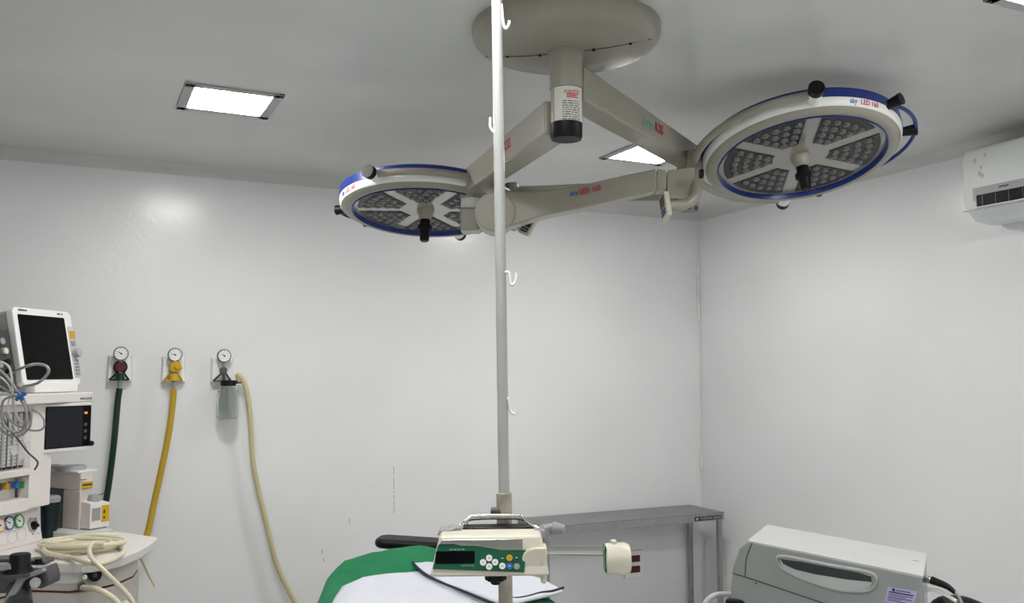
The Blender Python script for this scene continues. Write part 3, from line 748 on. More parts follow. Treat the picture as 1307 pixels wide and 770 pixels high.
# pole clamp and black knob below
kb = MB(FPt)
kx, ky = X(632), .03
npt = []
for k in range(48):
    a = 2*pi*k/48; npt.append(((.0165+.0018*cos(8*a))*cos(a), (.0165+.0018*cos(8*a))*sin(a)))
kb.prism(npt, -.013, .0, T_(kx, ky, 0)); kb.cyl((kx, ky, -.013), (kx, ky, -.020), .011, .007, n=20)
kb.build('pole_clamp_knob', 'black', SP, bevel=.002)
MB(FPt).box(X(600), X(668), .075, .118, -.006, .004).build('clamp_plate', 'grey2', SP, bevel=.002)

# ---------------------------------------------------------------- operating table + sheets
OT = thing('operating_table', 'operating table under green and white sheets, black pad at the far end', 'operating table', VW(-.2, 2.9, 0))
BZ = .885
Fb = frame(VW(-.24, 2.75, 0), RGT)
MB(Fb).prism(rrect(-.27, .27, -.95, .72, .06), BZ-.085, BZ-.012).build('mattress', 'black', OT, bevel=.015)
MB(Fb).box(-.25, .25, -.9, .7, BZ-.12, BZ-.087).build('table_frame', 'steel', OT, bevel=.005)
MB(Fb).box(-.13, .13, -.22, .22, .12, BZ-.12).build('column', 'steel', OT, bevel=.02)
MB(Fb).box(-.24, .24, -.6, .6, .0, .12).build('base', 'grey2', OT, bevel=.03)
# black arm pad sticking out at the far end
pa, pbb = at_d(497, 691, 3.82), at_d(560, 695, 3.80)
b = MB(frame(pa, (pbb-pa)))
b.prism(rrect(-.055, .36, -.07, .07, .05, 8), -.022, .017)
hp = b.build('arm_pad', 'black', OT, bevel=.018, seg=4)
MB(frame(pa, (pbb-pa))).box(.12, .30, -.02, .02, -.12, -.03).build('pad_bracket', 'steel', hp)

import mathutils.noise as mn
def rings_cloth(cx, cy, poly, zt, drops, flare, name, m, label, cat, amp=.008, wave=.02, bumps=1, under=0, seed=0, hump=None, nw=17):
    """poly in view coords (xv, d); top fans out from the centre then falls over the edge"""
    N = 160; b = MB()
    # resample the polygon by angle
    def rad(a):
        best = None; dx, dy = cos(a), sin(a)
        for i in range(len(poly)):
            x1, y1 = poly[i][0]-cx, poly[i][1]-cy; x2, y2 = poly[(i+1)%len(poly)][0]-cx, poly[(i+1)%len(poly)][1]-cy
            den = dx*(y2-y1) - dy*(x2-x1)
            if abs(den) < 1e-9: continue
            t_ = (x1*(y2-y1) - y1*(x2-x1))/den; u = (x1*dy - y1*dx)/den
            if t_ > 0 and -1e-6 <= u <= 1+1e-6: best = t_ if best is None else max(best, t_)
        return best or .1
    rads = [rad(2*pi*i/N) for i in range(N)]
    for _ in range(2): rads = [(rads[i-1] + 2*rads[i] + rads[(i+1)%N])/4 for i in range(N)]
    rings = []
    def zf(x, y):
        z = zt + amp*mn.noise(V((x*5+seed, y*5, 1.3))) + amp*.5*mn.noise(V((x*13, y*13+seed, 4)))
        z += amp*.9*max(0, mn.noise(V(((x+y*.6)*9+seed, (y-x*.6)*2.2, 2))))
        if hump: z += hump(x, y)
        return z
    for k in range(0, 31):
        f = k/30
        rings.append([(cx + rads[i]*f*cos(2*pi*i/N), cy + rads[i]*f*sin(2*pi*i/N), None) for i in range(N)])
    for dz, fl in zip(drops, flare):
        rg = []
        for i in range(N):
            a = 2*pi*i/N; w = wave*(sin(nw*a+seed) + .5*sin(nw*1.9*a+1.3+seed))*min(1, dz/.12)
            r = rads[i] + fl + w
            rg.append((cx + r*cos(a), cy + r*sin(a), dz))
        rings.append(rg)
    VV = []
    for k, rg in enumerate(rings):
        row = []
        for i, (x, y, dz) in enumerate(rg):
            if dz is None: z = zf(x, y) - (.006 if k == 30 else 0)
            else:
                x0, y0 = cx + rads[i]*cos(2*pi*i/N), cy + rads[i]*sin(2*pi*i/N); z = zf(x0, y0) - dz
            row.append(b._v(VW(x, y, z)))
        VV.append(row)
    for k in range(len(VV)-1):
        for i in range(N): b._f([VV[k][i], VV[k][(i+1)%N], VV[k+1][(i+1)%N], VV[k+1][i]])
    return tag(b.build(name, m, None, solid=.003), label, cat)
hump = lambda x, y: .055*math.exp(-((x+.40)/.30)**2 - ((y-3.62)/.26)**2) - .05*max(0, x-.02)
gp = [(-.56, 1.75), (-.60, 2.6), (-.64, 3.1), (-.68, 3.42), (-.62, 3.6), (-.40, 3.68), (-.1, 3.64), (.04, 3.36), (.10, 3.14), (.20, 2.9), (.25, 2.5), (.25, 1.75)]
rings_cloth(-.22, 2.7, gp, .897, (.012, .04, .09, .16, .26, .38), (.012, .03, .045, .055, .06, .065), 'green_sheet', 'green',
            'rumpled green surgical sheet draped over the operating table', 'sheet', amp=.014, wave=.012, seed=2, hump=hump)
# white sheet draped on top
def plate_cloth(pxs, zt, th, name, label, m='sheet', hem=None, amp=.008, seed=0, slope=None, N=34):
    P = [at_z(px, py, zt) for px, py in pxs]
    poly = [((p-EYE).dot(RGT), (p-EYE).dot(HF)) for p in P]
    xs_ = [p[0] for p in poly]; ys_ = [p[1] for p in poly]
    bm2 = bmesh.new(); vs = [bm2.verts.new((x, y, 0)) for x, y in poly]; bm2.faces.new(vs)
    for ax_, lo, hi in (((1,0,0), min(xs_), max(xs_)), ((0,1,0), min(ys_), max(ys_))):
        k = int((hi-lo)/.022)+1
        for j in range(1, k):
            q = lo + (hi-lo)*j/k
            bmesh.ops.bisect_plane(bm2, geom=bm2.verts[:]+bm2.edges[:]+bm2.faces[:], plane_co=V(ax_)*q, plane_no=V(ax_))
    for v in bm2.verts:
        x, y = v.co.x, v.co.y
        z = zt + amp*mn.noise(V((x*4+seed, y*4, .3))) + amp*.5*mn.noise(V((x*12+seed, y*9, 2.3)))
        if slope: z += slope(x, y)
        v.co = VW(x, y, z)
    b = MB(); b.bm.free(); b.bm = bm2
    o = b.build(name, m, None, solid=th)
    return tag(o, label, 'sheet') if label else o
wslope = lambda x, y: -.055*max(0, x+.05) - .35*max(0, -.53 - x)
W1 = plate_cloth([(404, 800), (424, 764), (437, 741), (480, 733), (556, 726), (600, 745), (660, 768), (700, 790), (720, 840), (380, 900)], .925, .006, 'white_sheet',
            'white cloth spread flat over the green sheet on the operating table', amp=.007, slope=wslope)
W2 = plate_cloth([(526, 715), (560, 717), (640, 725), (692, 735), (718, 750), (690, 758), (640, 770), (600, 755), (560, 739), (540, 729)], .940, .010, 'folded_sheet',
            'folded white cloth with dark hem lying beneath the syringe pump', amp=.006, slope=lambda x, y: -.05*max(0, x+.05), seed=4)
hm = [at_z(px, py, .9435) - V((0,0,.006)) for px, py in ((526, 715.5), (540, 729), (560, 740), (580, 748), (600, 756), (622, 765), (645, 773))]
MB().tube(hm, .0045, 8, sub=4).build('hem', 'sheetd', W2)
hm = [at_z(px, py, .933) for px, py in ((719, 750.5), (704, 755), (690, 757), (672, 762), (655, 764), (640, 760), (628, 763))]
MB().tube(hm, .0045, 8, sub=4).build('hem', 'sheetd', W2)

# ---------------------------------------------------------------- grey equipment case on a trolley (right)
EZ = 1.05
q1, q2, q3, q4 = at_z(980, 671, EZ), at_z(1180, 707.5, EZ), at_z(1177, 736.5, EZ), at_z(953, 691, EZ)
ydir = ((q2-q1) + (q3-q4)).normalized(); ydir.z = 0; ydir.normalize()
org = q3.copy(); org.z = EZ
_x = ((q4-q3) + (q1-q2)); _x.z = 0; _x.normalize(); _y = ((q2-q3) + (q1-q4)); _y.z = 0; _y.normalize()
Fe = Matrix((_x, _y, V((0,0,1)))).transposed().to_4x4(); Fe.translation = org ##         # x: away along the case, y: to its left side?? z up
L = ((q2-q1).length + (q3-q4).length)/2; Wd = (q2-q3).length*.99
sgn = 1
EC = thing('equipment_case', 'grey boxy medical generator with side handle recess at lower right', 'medical device', Fe @ V((L/2, Wd/2, -.36)))
def E(x, y, z): return (x, y*sgn, z)
EH = .36
# main shell profile in x-z, extruded across the width; far end curves down
def shell(prof, y0, y1, name, m, par, bevel=.006):
    b = MB(Fe); A = [b._v(E(x, y0, z)) for x, z in prof]; B = [b._v(E(x, y1, z)) for x, z in prof]
    b._f(A); b._f(B[::-1]); n = len(prof)
    for i in range(n): b._f([A[i], A[(i+1)%n], B[(i+1)%n], B[i]])
    return b.build(name, m, par, bevel=bevel, seg=3)
arc = [(L+.0, 0), (L+.045, -.035), (L+.075, -.10), (L+.088, -.18), (L+.09, -EH)]
top_prof = [(0, 0)] + arc + [(0, -EH)]
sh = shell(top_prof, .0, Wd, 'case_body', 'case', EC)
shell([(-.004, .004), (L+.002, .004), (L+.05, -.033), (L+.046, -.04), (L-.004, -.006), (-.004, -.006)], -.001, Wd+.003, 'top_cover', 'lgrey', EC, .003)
MB(Fe).tube([E(-.001, -.0015, -.14*0-.175), E(L*.5, -.0015, -.15), E(L+.0, -.0015, -.128), E(L+.08, -.0015, -.125)], .0018, 6, smooth=False).tube([E(L-.018, -.0012, -.004), E(L+.01, -.0012, -.06), E(L+.018, -.0012, -.125)], .0016, 6).build('panel_seam', 'dgrey', sh)
# handle recess on the side facing the camera
ep0 = org; en = _x.cross(V((0,0,1))).normalized()
def side(px, py):
    return Fe.inverted() @ at_plane(px, py, ep0, en)
rec = [side(*p) for p in ((992,712),(1000,710.5),(1020,714),(1060,722),(1095,728),(1112,732),(1118,738),(1117,746),(1112,752),(1100,755),(1075,754),(1050,748),(1025,740),(1005,730),(994,722))]
rim = MB(Fe).tube([V((p.x, -.0015*sgn, p.z)) for p in rec], .006, 8, closed=True, sub=4).build('recess_rim', 'grey2', sh)
cn = sum(rec, V())/len(rec)
inner = catmull([V((cn.x+(p.x-cn.x)*.93, 0, cn.z+(p.z-cn.z)*.88)) for p in rec], 4, True)
b = MB(Fe); r0 = [b._v((p.x, -.001*sgn, p.z)) for p in inner]; b._f(r0); b.build('handle_recess', 'lgrey', sh, flat=True)
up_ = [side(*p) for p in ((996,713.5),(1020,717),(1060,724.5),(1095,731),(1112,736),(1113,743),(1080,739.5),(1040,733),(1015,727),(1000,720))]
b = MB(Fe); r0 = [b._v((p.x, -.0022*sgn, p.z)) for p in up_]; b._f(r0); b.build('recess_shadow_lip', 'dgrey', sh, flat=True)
sc = MB(Fe); s_ = side(965, 744.5); sc.cyl((s_.x, -.003*sgn, s_.z), (s_.x, .002*sgn, s_.z), .003, n=8); sc.build('screw', 'ink', sh)
# printed asset label
lp = [side(*p) for p in ((1133,749),(1170.5,755),(1166,775),(1129,768))]
b = MB(Fe); r0 = [b._v((p.x, -.0012*sgn, p.z)) for p in lp]; b._f(r0); lbl = b.build('asset_label', 'purple', sh, flat=True)
b = MB(Fe)
for k, (u0, u1, v) in enumerate(((.30,.80,.12),(.08,.92,.27),(.08,.90,.43),(.08,.70,.52),(.08,.92,.62),(.08,.55,.72),(.08,.8,.82))):
    hh = (.035, .05, .025, .02, .03, .02, .03)[k]
    def lq(u, v): return lp[0].lerp(lp[1], u).lerp(lp[3].lerp(lp[2], u), v)
    r0 = []
    for uu, v2 in ((u0, v), (u1, v), (u1, v+hh*1.6), (u0, v+hh*1.6)):
        q = lq(uu, v2); r0.append(b._v((q.x, -.0018*sgn, q.z)))
    b._f(r0)
q = lq(.22, .15); b.cyl((q.x, -.0018*sgn, q.z), (q.x, -.0012*sgn, q.z), .005, n=12)
b.build('label_print', 'navy', lbl, flat=True)
b = MB(Fe).box(.02, .04, sgn*(Wd*.55)-.002, sgn*(Wd*.55)+.002, .004, .0052); b.build('top_mark', 'grey', sh)
# connector and cable at the near end
cp = Fe @ V(E(0, .035, -.012)); nx = Fe.to_3x3() @ V((-1, 0, 0))
MB().cyl(cp - nx*.01, cp + nx*.03, .011, n=20).build('cable_socket', 'steel', sh)
PWR = [cp + nx*.03, cp + nx*.075 - V((0,0,.008)), cp + nx*.11 - V((0,0,.03)), cp + nx*.125 - V((0,0,.10)), cp + nx*.12 - V((0,0,.3)), cp + nx*.10 - V((0,0,.7)), V((cp.x+.05, cp.y-.02, .02))]
cb = thing('power_cable', 'grey cable with black plug leaving the near end of the grey device', 'cable', T_(cp.x, cp.y, cp.z))
MB().tube(PWR[:2] + [cp + nx*.10 - V((0,0,.022))], .012, 14, r1=.006).build('plug', 'black', cb)
MB().tube(PWR[1:], .0045, 10).build('wire', 'cable', cb)
MB().tube([cp + nx*.0 - V((0,0,.03)), cp + nx*.05 - V((0,0,.028)), cp + nx*.105 - V((0,0,.045))], .006, 8).build('cable_strap', 'white', cb)
# black bag behind / under it
bg = MB(Fe); bg.sphere(E(-.125, .09, -.115), .085, 24, (1.35, .8, .75)); 
tag(bg.build('cable_bag', 'black'), 'black padded pouch hanging at the near end of the grey device', 'bag')
# trolley below
TR = thing('equipment_trolley', 'black and silver trolley under the grey medical device', 'trolley', Fe @ V((L/2, Wd/2, -EZ)))
MB(Fe).box(-.18, L+.12, *sorted((sgn*-.02, sgn*(Wd+.02))), -EH-.035, -EH-.002).build('shelf', 'grey2', TR, bevel=.008)
for x in (.04, L-.02):
    for y in (.03, Wd-.03):
        lg = MB(Fe).cyl(E(x, y, -EH-.03), E(x, y, -EZ+.08), .014, n=16).build('leg', 'steel', TR)
        MB(Fe).cyl(E(x-.0, y-.012, -EZ+.035), E(x, y+.012, -EZ+.035), .035, n=20).cyl(E(x, y, -EZ+.03), E(x, y, -EZ+.085), .008, n=8).build('caster', 'black', lg)
MB(Fe).box(.02, L, *sorted((sgn*.01, sgn*(Wd-.01))), -EZ+.16, -EZ+.18).build('lower_shelf', 'grey2', TR, bevel=.004)
h0 = [at_d(px, py, 3.42) for px, py in ((966, 764), (940, 760), (918, 759), (906, 764), (898, 776), (896, 800), (902, 830))]
h0.append(Fe @ V(E(L+.10, .02, -EH-.02)))
MB().tube(h0, .010, 12).build('push_handle', 'lgrey', TR)
a, b_ = at_d(932, 767, 3.36), at_d(968, 768, 3.30)
MB(frame((a+b_)/2, b_-a)).prism(rrect(-.058, .058, -.05, .03, .02), -.04, .014).build('handle_pad', 'black', TR, bevel=.01)
MB().cyl((a+b_)/2 - V((0,0,.03)), Fe @ V(E(L+.08, .03, -EH-.02)), .012, n=12).build('pad_stem', 'steel', TR)

# ---------------------------------------------------------------- anaesthesia machine
WZ = 1.035
O = at_z(55, 690, WZ)
ua = YAW + R(10)
U = V((sin(ua), cos(ua), 0))
FA = frame(V((O.x, O.y, 0)), U)        # x along the front (left->right), y into the machine, z up; front faces -y
FAi = FA.inverted(); fn = -(FA.to_3x3() @ V((0, 1, 0)))
def fr(px, py, y=0):                   # photo point on the machine's front plane
    p = at_plane(px, py, FA @ V((0, y, 0)), fn); return FAi @ p
AM = thing('anesthesia_machine', 'beige anesthesia machine with gauges and rounded worktop at the left edge', 'medical machine', FA)
wt = [(-.75, .30), (-.75, -.20), (-.34, -.23), (-.335, -.36), (-.315, -.415), (-.27, -.45), (-.21, -.462), (-.1, -.45), (.02, -.42), (.12, -.385), (.135, -.37), (.19, -.24), (.25, -.07), (.25, .30)]
w_ = MB(FA).prism(wt, WZ-.034, WZ).build('worktop', 'mwhite', AM, bevel=.006, seg=3)
def inset(poly, k):
    cx = sum(p[0] for p in poly)/len(poly); cy = sum(p[1] for p in poly)/len(poly)
    return [(cx+(x-cx)*k, cy+(y-cy)*k) for x, y in poly]
body = [(-.7, .28), (-.7, -.15), (-.325, -.19), (-.315, -.34), (-.27, -.40), (-.19, -.425), (-.08, -.415), (.02, -.37), (.075, -.30), (.11, -.15), (.12, .28)]
cab = MB(FA).prism(body, .80, WZ-.034).build('cabinet', 'pinkish', AM, bevel=.004)
dw = [(x*1.012, y*1.012) for x, y in body]
MB(FA).prism([(x, y) for x, y in dw], .60, .935).build('drawer', 'pinkish', AM, bevel=.006)
MB(FA).prism([(x*1.004, y*1.004) for x, y in body], .935, .941).build('drawer_gap', 'red', cab)
MB(FA).prism(dw, .26, .594).build('drawer', 'pinkish', AM, bevel=.006)
MB(FA).prism(inset(body, .97), .12, .80).build('carcass', 'grey2', AM)
for x, y in ((-.6, .15), (-.6, -.05), (.0, .2), (-.05, -.25)):
    MB(FA).cyl((x-.015, y, .055), (x+.015, y, .055), .055, n=24).cyl((x, y, .05), (x, y, .125), .01, n=8).build('caster', 'black', AM)
# fittings on the round front under the worktop
def body_pt(px, py, yl=-.40):
    p = FAi @ at_d(px, py, 0+ (VD)) if False else None
def front_fit(px, py):
    # intersect ray with the cabinet outline
    r = ray(px, py); o2 = FAi @ EYE; r2 = FAi.to_3x3() @ r; best = None
    for i in range(len(body)):
        x1, y1 = body[i]; x2, y2 = body[(i+1)%len(body)]
        ex, ey = x2-x1, y2-y1; den = r2.x*ey - r2.y*ex
        if abs(den) < 1e-9: continue
        t_ = ((x1-o2.x)*ey - (y1-o2.y)*ex)/den; u = ((x1-o2.x)*r2.y - (y1-o2.y)*r2.x)/den
        if t_ > 0 and 0 <= u <= 1 and (best is None or t_ < best[0]): best = (t_, V((ey, -ex, 0)).normalized())
    if best is None: best = (3.0/r.dot(HF), V((0,-1,0)))
    p = o2 + r2*best[0]; n = best[1]
    if n.dot(o2 - p) < 0: n = -n
    return p, n
for px, py, r_, m, ln, nm in ((70, 722, .012, 'black', .012, 'socket'), (121, 733, .021, 'black', .02, 'outlet_port'), (107, 724, .012, 'chrome', .04, 'fitting'), (108, 735, .009, 'chrome', .03, 'fitting'), (104, 747, .012, 'dgrey', .05, 'hose_nozzle')):
    p, n = front_fit(px, py)
    pt = MB(FA).cyl(p - n*.01, p + n*ln, r_*1.0, n=20).build(nm, m, AM, bevel=.002)
    if nm in ('socket', 'outlet_port'): MB(FA).cyl(p + n*(ln-.001), p + n*(ln+.003), r_*.35, n=12).build('socket_hole', 'chrome' if nm == 'socket' else 'dgrey', pt)
p, n = front_fit(70, 722); p2, n2 = front_fit(121, 745)
pp = [front_fit(x, 722)[0] + front_fit(x, 722)[1]*.006 for x in (64, 72, 80, 88, 96, 104, 110)]
b = MB(FA)
for i in range(len(pp)-1):
    a, c_ = pp[i], pp[i+1]; b.hexa([(a.x,a.y,.965),(c_.x,c_.y,.965),(c_.x,c_.y+.01,.965),(a.x,a.y+.01,.965),(a.x,a.y,WZ-.03),(c_.x,c_.y,WZ-.03),(c_.x,c_.y+.01,WZ-.03),(a.x,a.y+.01,WZ-.03)])
b.build('fascia', 'mwhite', cab)
# yellow hook under the right end of the worktop
tp = at_d(180, 711, 3.42)
tag(MB().tube([at_d(176, 703, 3.44), at_d(179, 712, 3.42), at_d(184, 722, 3.42), at_d(190, 735, 3.42), at_d(198, 749, 3.42)], .004, 8).build('thin_tube', 'tube'), 'thin yellowed tube end dangling below the right end of the worktop', 'tube')
# slanted gauge panel
gy = .0
z1 = 1.165
MB(FA).hexa([(-.75,-.0,WZ),(0,-.0,WZ),(0,.3,WZ),(-.75,.3,WZ),(-.75,.02,z1),(-.012,.02,z1),(-.012,.3,z1),(-.75,.3,z1)]).build('gauge_panel', 'mwhite', AM, bevel=.004)
FS = FA @ T_(0, -.001, WZ) @ Matrix.Rotation(-atan(.02/(z1-WZ)), 4, 'X') @ RX(90)
FSi = FS.inverted(); sn = (FS.to_3x3() @ V((0,0,1)))
def sl(px, py): p = FSi @ at_plane(px, py, FS.translation, sn); return p
for px, py, m in ((-1, 671, 'ring_o'), (10.6, 668, 'ring_b'), (23.4, 665.5, 'ring_g')):
    p = sl(px, py); g = MB(FS).lathe([(.024, 0), (.024, .006), (.020, .008), (.0195, .004), (0, .004)], T_(p.x, p.y, 0), n=32).build('gauge', m, AM)
    MB(FS).cyl((p.x, p.y, .003), (p.x, p.y, .005), .0195, n=28).build('dial', 'white', g)
    nd = MB(FS); nd.box(-.014, .002, -.001, .001, .005, .006, T_(p.x, p.y, 0) @ RZ(-35)); nd.cyl((p.x, p.y, .005), (p.x, p.y, .0065), .003, n=8)
    for k in range(8): nd.box(.013, .017, -.0006, .0006, .005, .0056, T_(p.x, p.y, 0) @ RZ(-45+38*k))
    nd.build('needle', 'ink', g)
p = sl(41.8, 670)
kn = MB(FS).lathe([(.025, 0), (.025, .004), (.019, .006), (.018, .002), (0, .002)], T_(p.x, p.y, 0), n=28).build('selector_switch', 'grey2', AM)
MB(FS).cyl((p.x-.003, p.y-.003, .002), (p.x-.003, p.y-.003, .010), .015, n=20).box(-.014, .014, -.004, .004, .01, .018, T_(p.x, p.y, 0) @ RZ(-35)).build('switch_knob', 'black', kn)
dts = MB(FS)
for px, py in ((49, 681), (42, 682), (46.5, 661.5), (38, 662)): q = sl(px, py); dts.cyl((q.x, q.y, 0), (q.x, q.y, .001), .0022, n=8)
dts.build('legend_marks', 'red', kn)
bl = MB(FS)
for px, py in ((4, 688), (16, 686), (28, 682)): q = sl(px, py); bl.lathe([(.022, .0002), (.024, .0002)], T_(q.x, q.y, 0), n=28)
bl.build('faded_print', 'purple', AM)
# flow meter block
zb, zt_ = z1, 1.535
yF = -.022
fp = MB(FA); cw = fr(40, 560, yF).x; ck = fr(47, 620, yF).x
fp.box(-.75, 0, .035, .30, zb, zt_).box(cw, 0, yF, .06, zb, zt_)
zw0, zw1 = fr(30, 599, yF).z, fr(30, 526, yF).z; zk0, zk1 = fr(30, 637, yF).z, fr(30, 608, yF).z
fp.box(-.75, cw, yF, .06, zk1, zw0).box(-.75, cw, yF, .06, zb, zk0).box(-.75, cw, yF, .06, zw1, zt_)
blk = fp.build('flow_meter_block', 'mwhite', AM, bevel=.004)
MB(FA).box(-.7, cw+.001, .028, .05, zw0, zw1).build('window_backing', 'grey', blk)
for k in range(7):
    x = cw - .018 - k*.026
    ft = MB(FA).cyl((x, .012, zw0+.004), (x, .012, zw1-.004), .009, n=16).build('flow_tube', 'chrome' if k % 3 == 2 else 'lgrey', blk)
    tk = MB(FA)
    for j in range(12): tk.box(x-.006, x+.002, .0015, .0028, zw0+.02+j*.013, zw0+.0215+j*.013)
    tk.box(x-.007, x+.007, -.001, .01, zw0+.004, zw0+.012)
    tk.build('scale', 'ink', ft)
    MB(FA).box(x-.006, x+.004, -.002, .0, zw0+.005, zw0+.011).build('float', 'red', ft)
for px, py, m in ((4, 622.6, 'dgrey'), (13, 621, 'yellowp'), (26, 619.5, 'bluet'), (34.6, 619, 'ring_g')):
    p = fr(px, py, -.01)
    kn = MB(FA).cyl((p.x, .04, p.z), (p.x, .006, p.z), .012, .011, n=20).build('flow_knob', 'grey', blk, bevel=.002)
    MB(FA).cyl((p.x, .018, p.z), (p.x, .000, p.z), .0125, .0115, n=20).build('knob_cap', m, kn, bevel=.001)
# top shelf
sx = fr(119.5, 508, -.05).x
MB(FA).box(-.8, sx, -.05, .33, 1.535, 1.572).build('top_shelf', 'mwhite', AM, bevel=.005)
b = MB(FA); q = fr(110, 509, -.0505); b.text('WATO EX-35', .012, T_(q.x, -.0506, q.z) @ RX(90)); b.build('model_print', 'ink', AM)
# ventilator display
d0 = FAi @ at_d(54.5, 546, 3.30)
sdir = FAi.to_3x3() @ V((sin(YAW+R(25)), cos(YAW+R(25)), 0))
FD = FA @ frame(V((d0.x, d0.y, 0)), sdir)
FDi = FD.inverted(); dn = -(FD.to_3x3() @ V((0,1,0)))
def dp_(px, py): return FDi @ at_plane(px, py, FD.translation, dn)
a, c_ = dp_(55, 578), dp_(117.5, 516)
zd0, zd1 = dp_(55, 579.5).z, 1.534; wd = c_.x
vd = MB(FD).box(0, wd, 0, .045, zd0, zd1).build('ventilator_display', 'mwhite', AM, bevel=.004)
sx0, sx1 = dp_(57.5, 540).x, dp_(112, 540).x; sz0, sz1 = dp_(60, 574).z, dp_(60, 519.5).z
MB(FD).box(sx0, wd-.003, -.002, .004, sz0, sz1).build('screen_glass', 'screen', vd, bevel=.002)
sp = dp_(105, 540).x
MB(FD).box(sx0+.004, sp, -.003, 0, sz0+.004, sz1-.004).build('screen', 'screen2', vd)
q = dp_(109, 527); MB(FD).box(q.x-.006, q.x+.006, -.004, 0, q.z-.004, q.z+.004).build('indicator_light', 'orange', vd)
kb = MB(FD)
for k in range(3): kb.box(q.x-.006, q.x+.006, -.004, 0, q.z-.05-k*.025, q.z-.038-k*.025)
kb.build('soft_key', 'dgrey', vd)
q = dp_(114, 566); MB(FD).cyl((q.x, -.016, q.z), (q.x, .0, q.z), .010, n=20).build('dial_knob', 'black', vd, bevel=.002)
MB(FA).box(.055, .078, .04, .07, 1.29, 1.36).build('display_support', 'mwhite', AM)
# absorber / bellows block on the worktop (behind the gauge panel)
Fk = frame(at_d(100, 690, 3.44) * 1.0, (sin(YAW+R(28)), cos(YAW+R(28)), 0)); Fk.translation.z = 0
Fki = Fk.inverted(); kn_ = -(Fk.to_3x3() @ V((0,1,0)))
def kp_(px, py): return Fki @ at_plane(px, py, Fk.translation, kn_)
def kz(py): return kp_(108, py).z
kw = kp_(118, 640).x
ab = MB(Fk)
ab.box(0, kw, 0, .19, kz(626), kz(603)).box(kp_(86,650).x*0+.0, kw, .0, .10, kz(676), kz(626))
AB = ab.build('absorber_housing', 'pinkish', AM, bevel=.006)
MB(Fk).box(.0, kw*.6, .10, .19, WZ, kz(626)).build('absorber_core', 'dgrey', AM)
MB(Fk).box(-.01, kw+.02, -.0, .22, kz(604), kz(601)).build('absorber_lid', 'mwhite', AM, bevel=.003)
MB(Fk).lathe([(0, kz(596)), (.05, kz(596)), (.056, kz(599)), (.056, kz(602)), (0, kz(602))], T_(kw*.45, .09, 0), n=32).build('valve_dome', 'grey', AB)
MB(Fk).lathe([(0, kz(597)), (.04, kz(597)), (.045, kz(600)), (.045, kz(602)), (0, kz(602))], T_(kw*.2, .20, 0), n=32).build('valve_dome', 'grey', AB)
q0, q1 = kp_(104, 624), kp_(118, 614)
ws = MB(Fk).box(q0.x, q1.x, -.002, .003, q0.z, q1.z).build('warning_sticker', 'yellowp', AB)
MB(Fk).box(q0.x+.003, q1.x-.003, -.003, -.002, (q0.z+q1.z)/2-.003, (q0.z+q1.z)/2+.004).build('sticker_print', 'ink', ws)
q0, q1 = kp_(103, 613), kp_(110, 611.5); MB(Fk).box(q0.x, q1.x, -.002, .003, q0.z, q1.z).build('nameplate', 'ink', AB)
# small vaporiser unit in front
x0, x1 = kp_(104, 650).x, kp_(129, 650).x
va = MB(Fk).hexa([(x0,-.05,kz(674)),(x1,-.05,kz(674)),(x1,.03,kz(674)),(x0,.03,kz(674)),(x0,-.05,kz(641)),(x1,-.05,kz(643)),(x1,.03,kz(640)),(x0,.03,kz(638))]).build('vaporizer', 'mwhite', AM, bevel=.004)
xm = x0 + (x1-x0)*.58
MB(Fk).lathe([(0, kz(632)), (.016, kz(632)), (.020, kz(636)), (.024, kz(641)), (0, kz(641))], T_((x0+x1)/2, -.01, 0), n=24).build('vaporizer_dial', 'grey', va)
MB(Fk).tube([((x0+x1)/2+.015, -.01, kz(634)), (x1, -.01, kz(633)), (x1+.004, -.012, kz(630))], .002, 6).build('dial_lever', 'dgrey', va)
MB(Fk).box(x0+.008, xm-.006, -.052, -.03, kz(664), kz(648)).build('sight_glass', 'grey', va)
ys = MB(Fk).box(xm, x1-.004, -.0515, -.03, kz(667), kz(646)).build('warning_sticker', 'yellowp', va)
MB(Fk).box(xm+.007, xm+.013, -.0535, -.05, kz(656), kz(652)).box(xm+.007, xm+.013, -.0535, -.05, kz(662.5), kz(660)).build('sticker_print', 'ink', ys)
MB(Fk).box(kp_(80,676).x, kw+.03, -.075, .10, WZ, kz(676)+.002).build('support_bar', 'lgrey', AM, bevel=.003)
# dark teal canister between panel and absorber
tc = at_d(62, 690, 3.42); tc.z = WZ
zt2 = WZ + (692-648)*3.42/FPX
TC = thing('plastic_canister', 'dark teal plastic canister on the worktop beside the gauge panel', 'canister', T_(tc.x, tc.y, WZ))
MB(T_(tc.x, tc.y, 0)).lathe([(0, WZ), (.026, WZ), (.033, zt2), (0, zt2)], n=28).build('canister_body', 'teal', TC, bevel=.002)
MB(T_(tc.x, tc.y, 0)).lathe([(0, zt2+.022), (.030, zt2+.022), (.036, zt2+.016), (.036, zt2), (0, zt2)], n=28).build('lid', 'grey', TC)

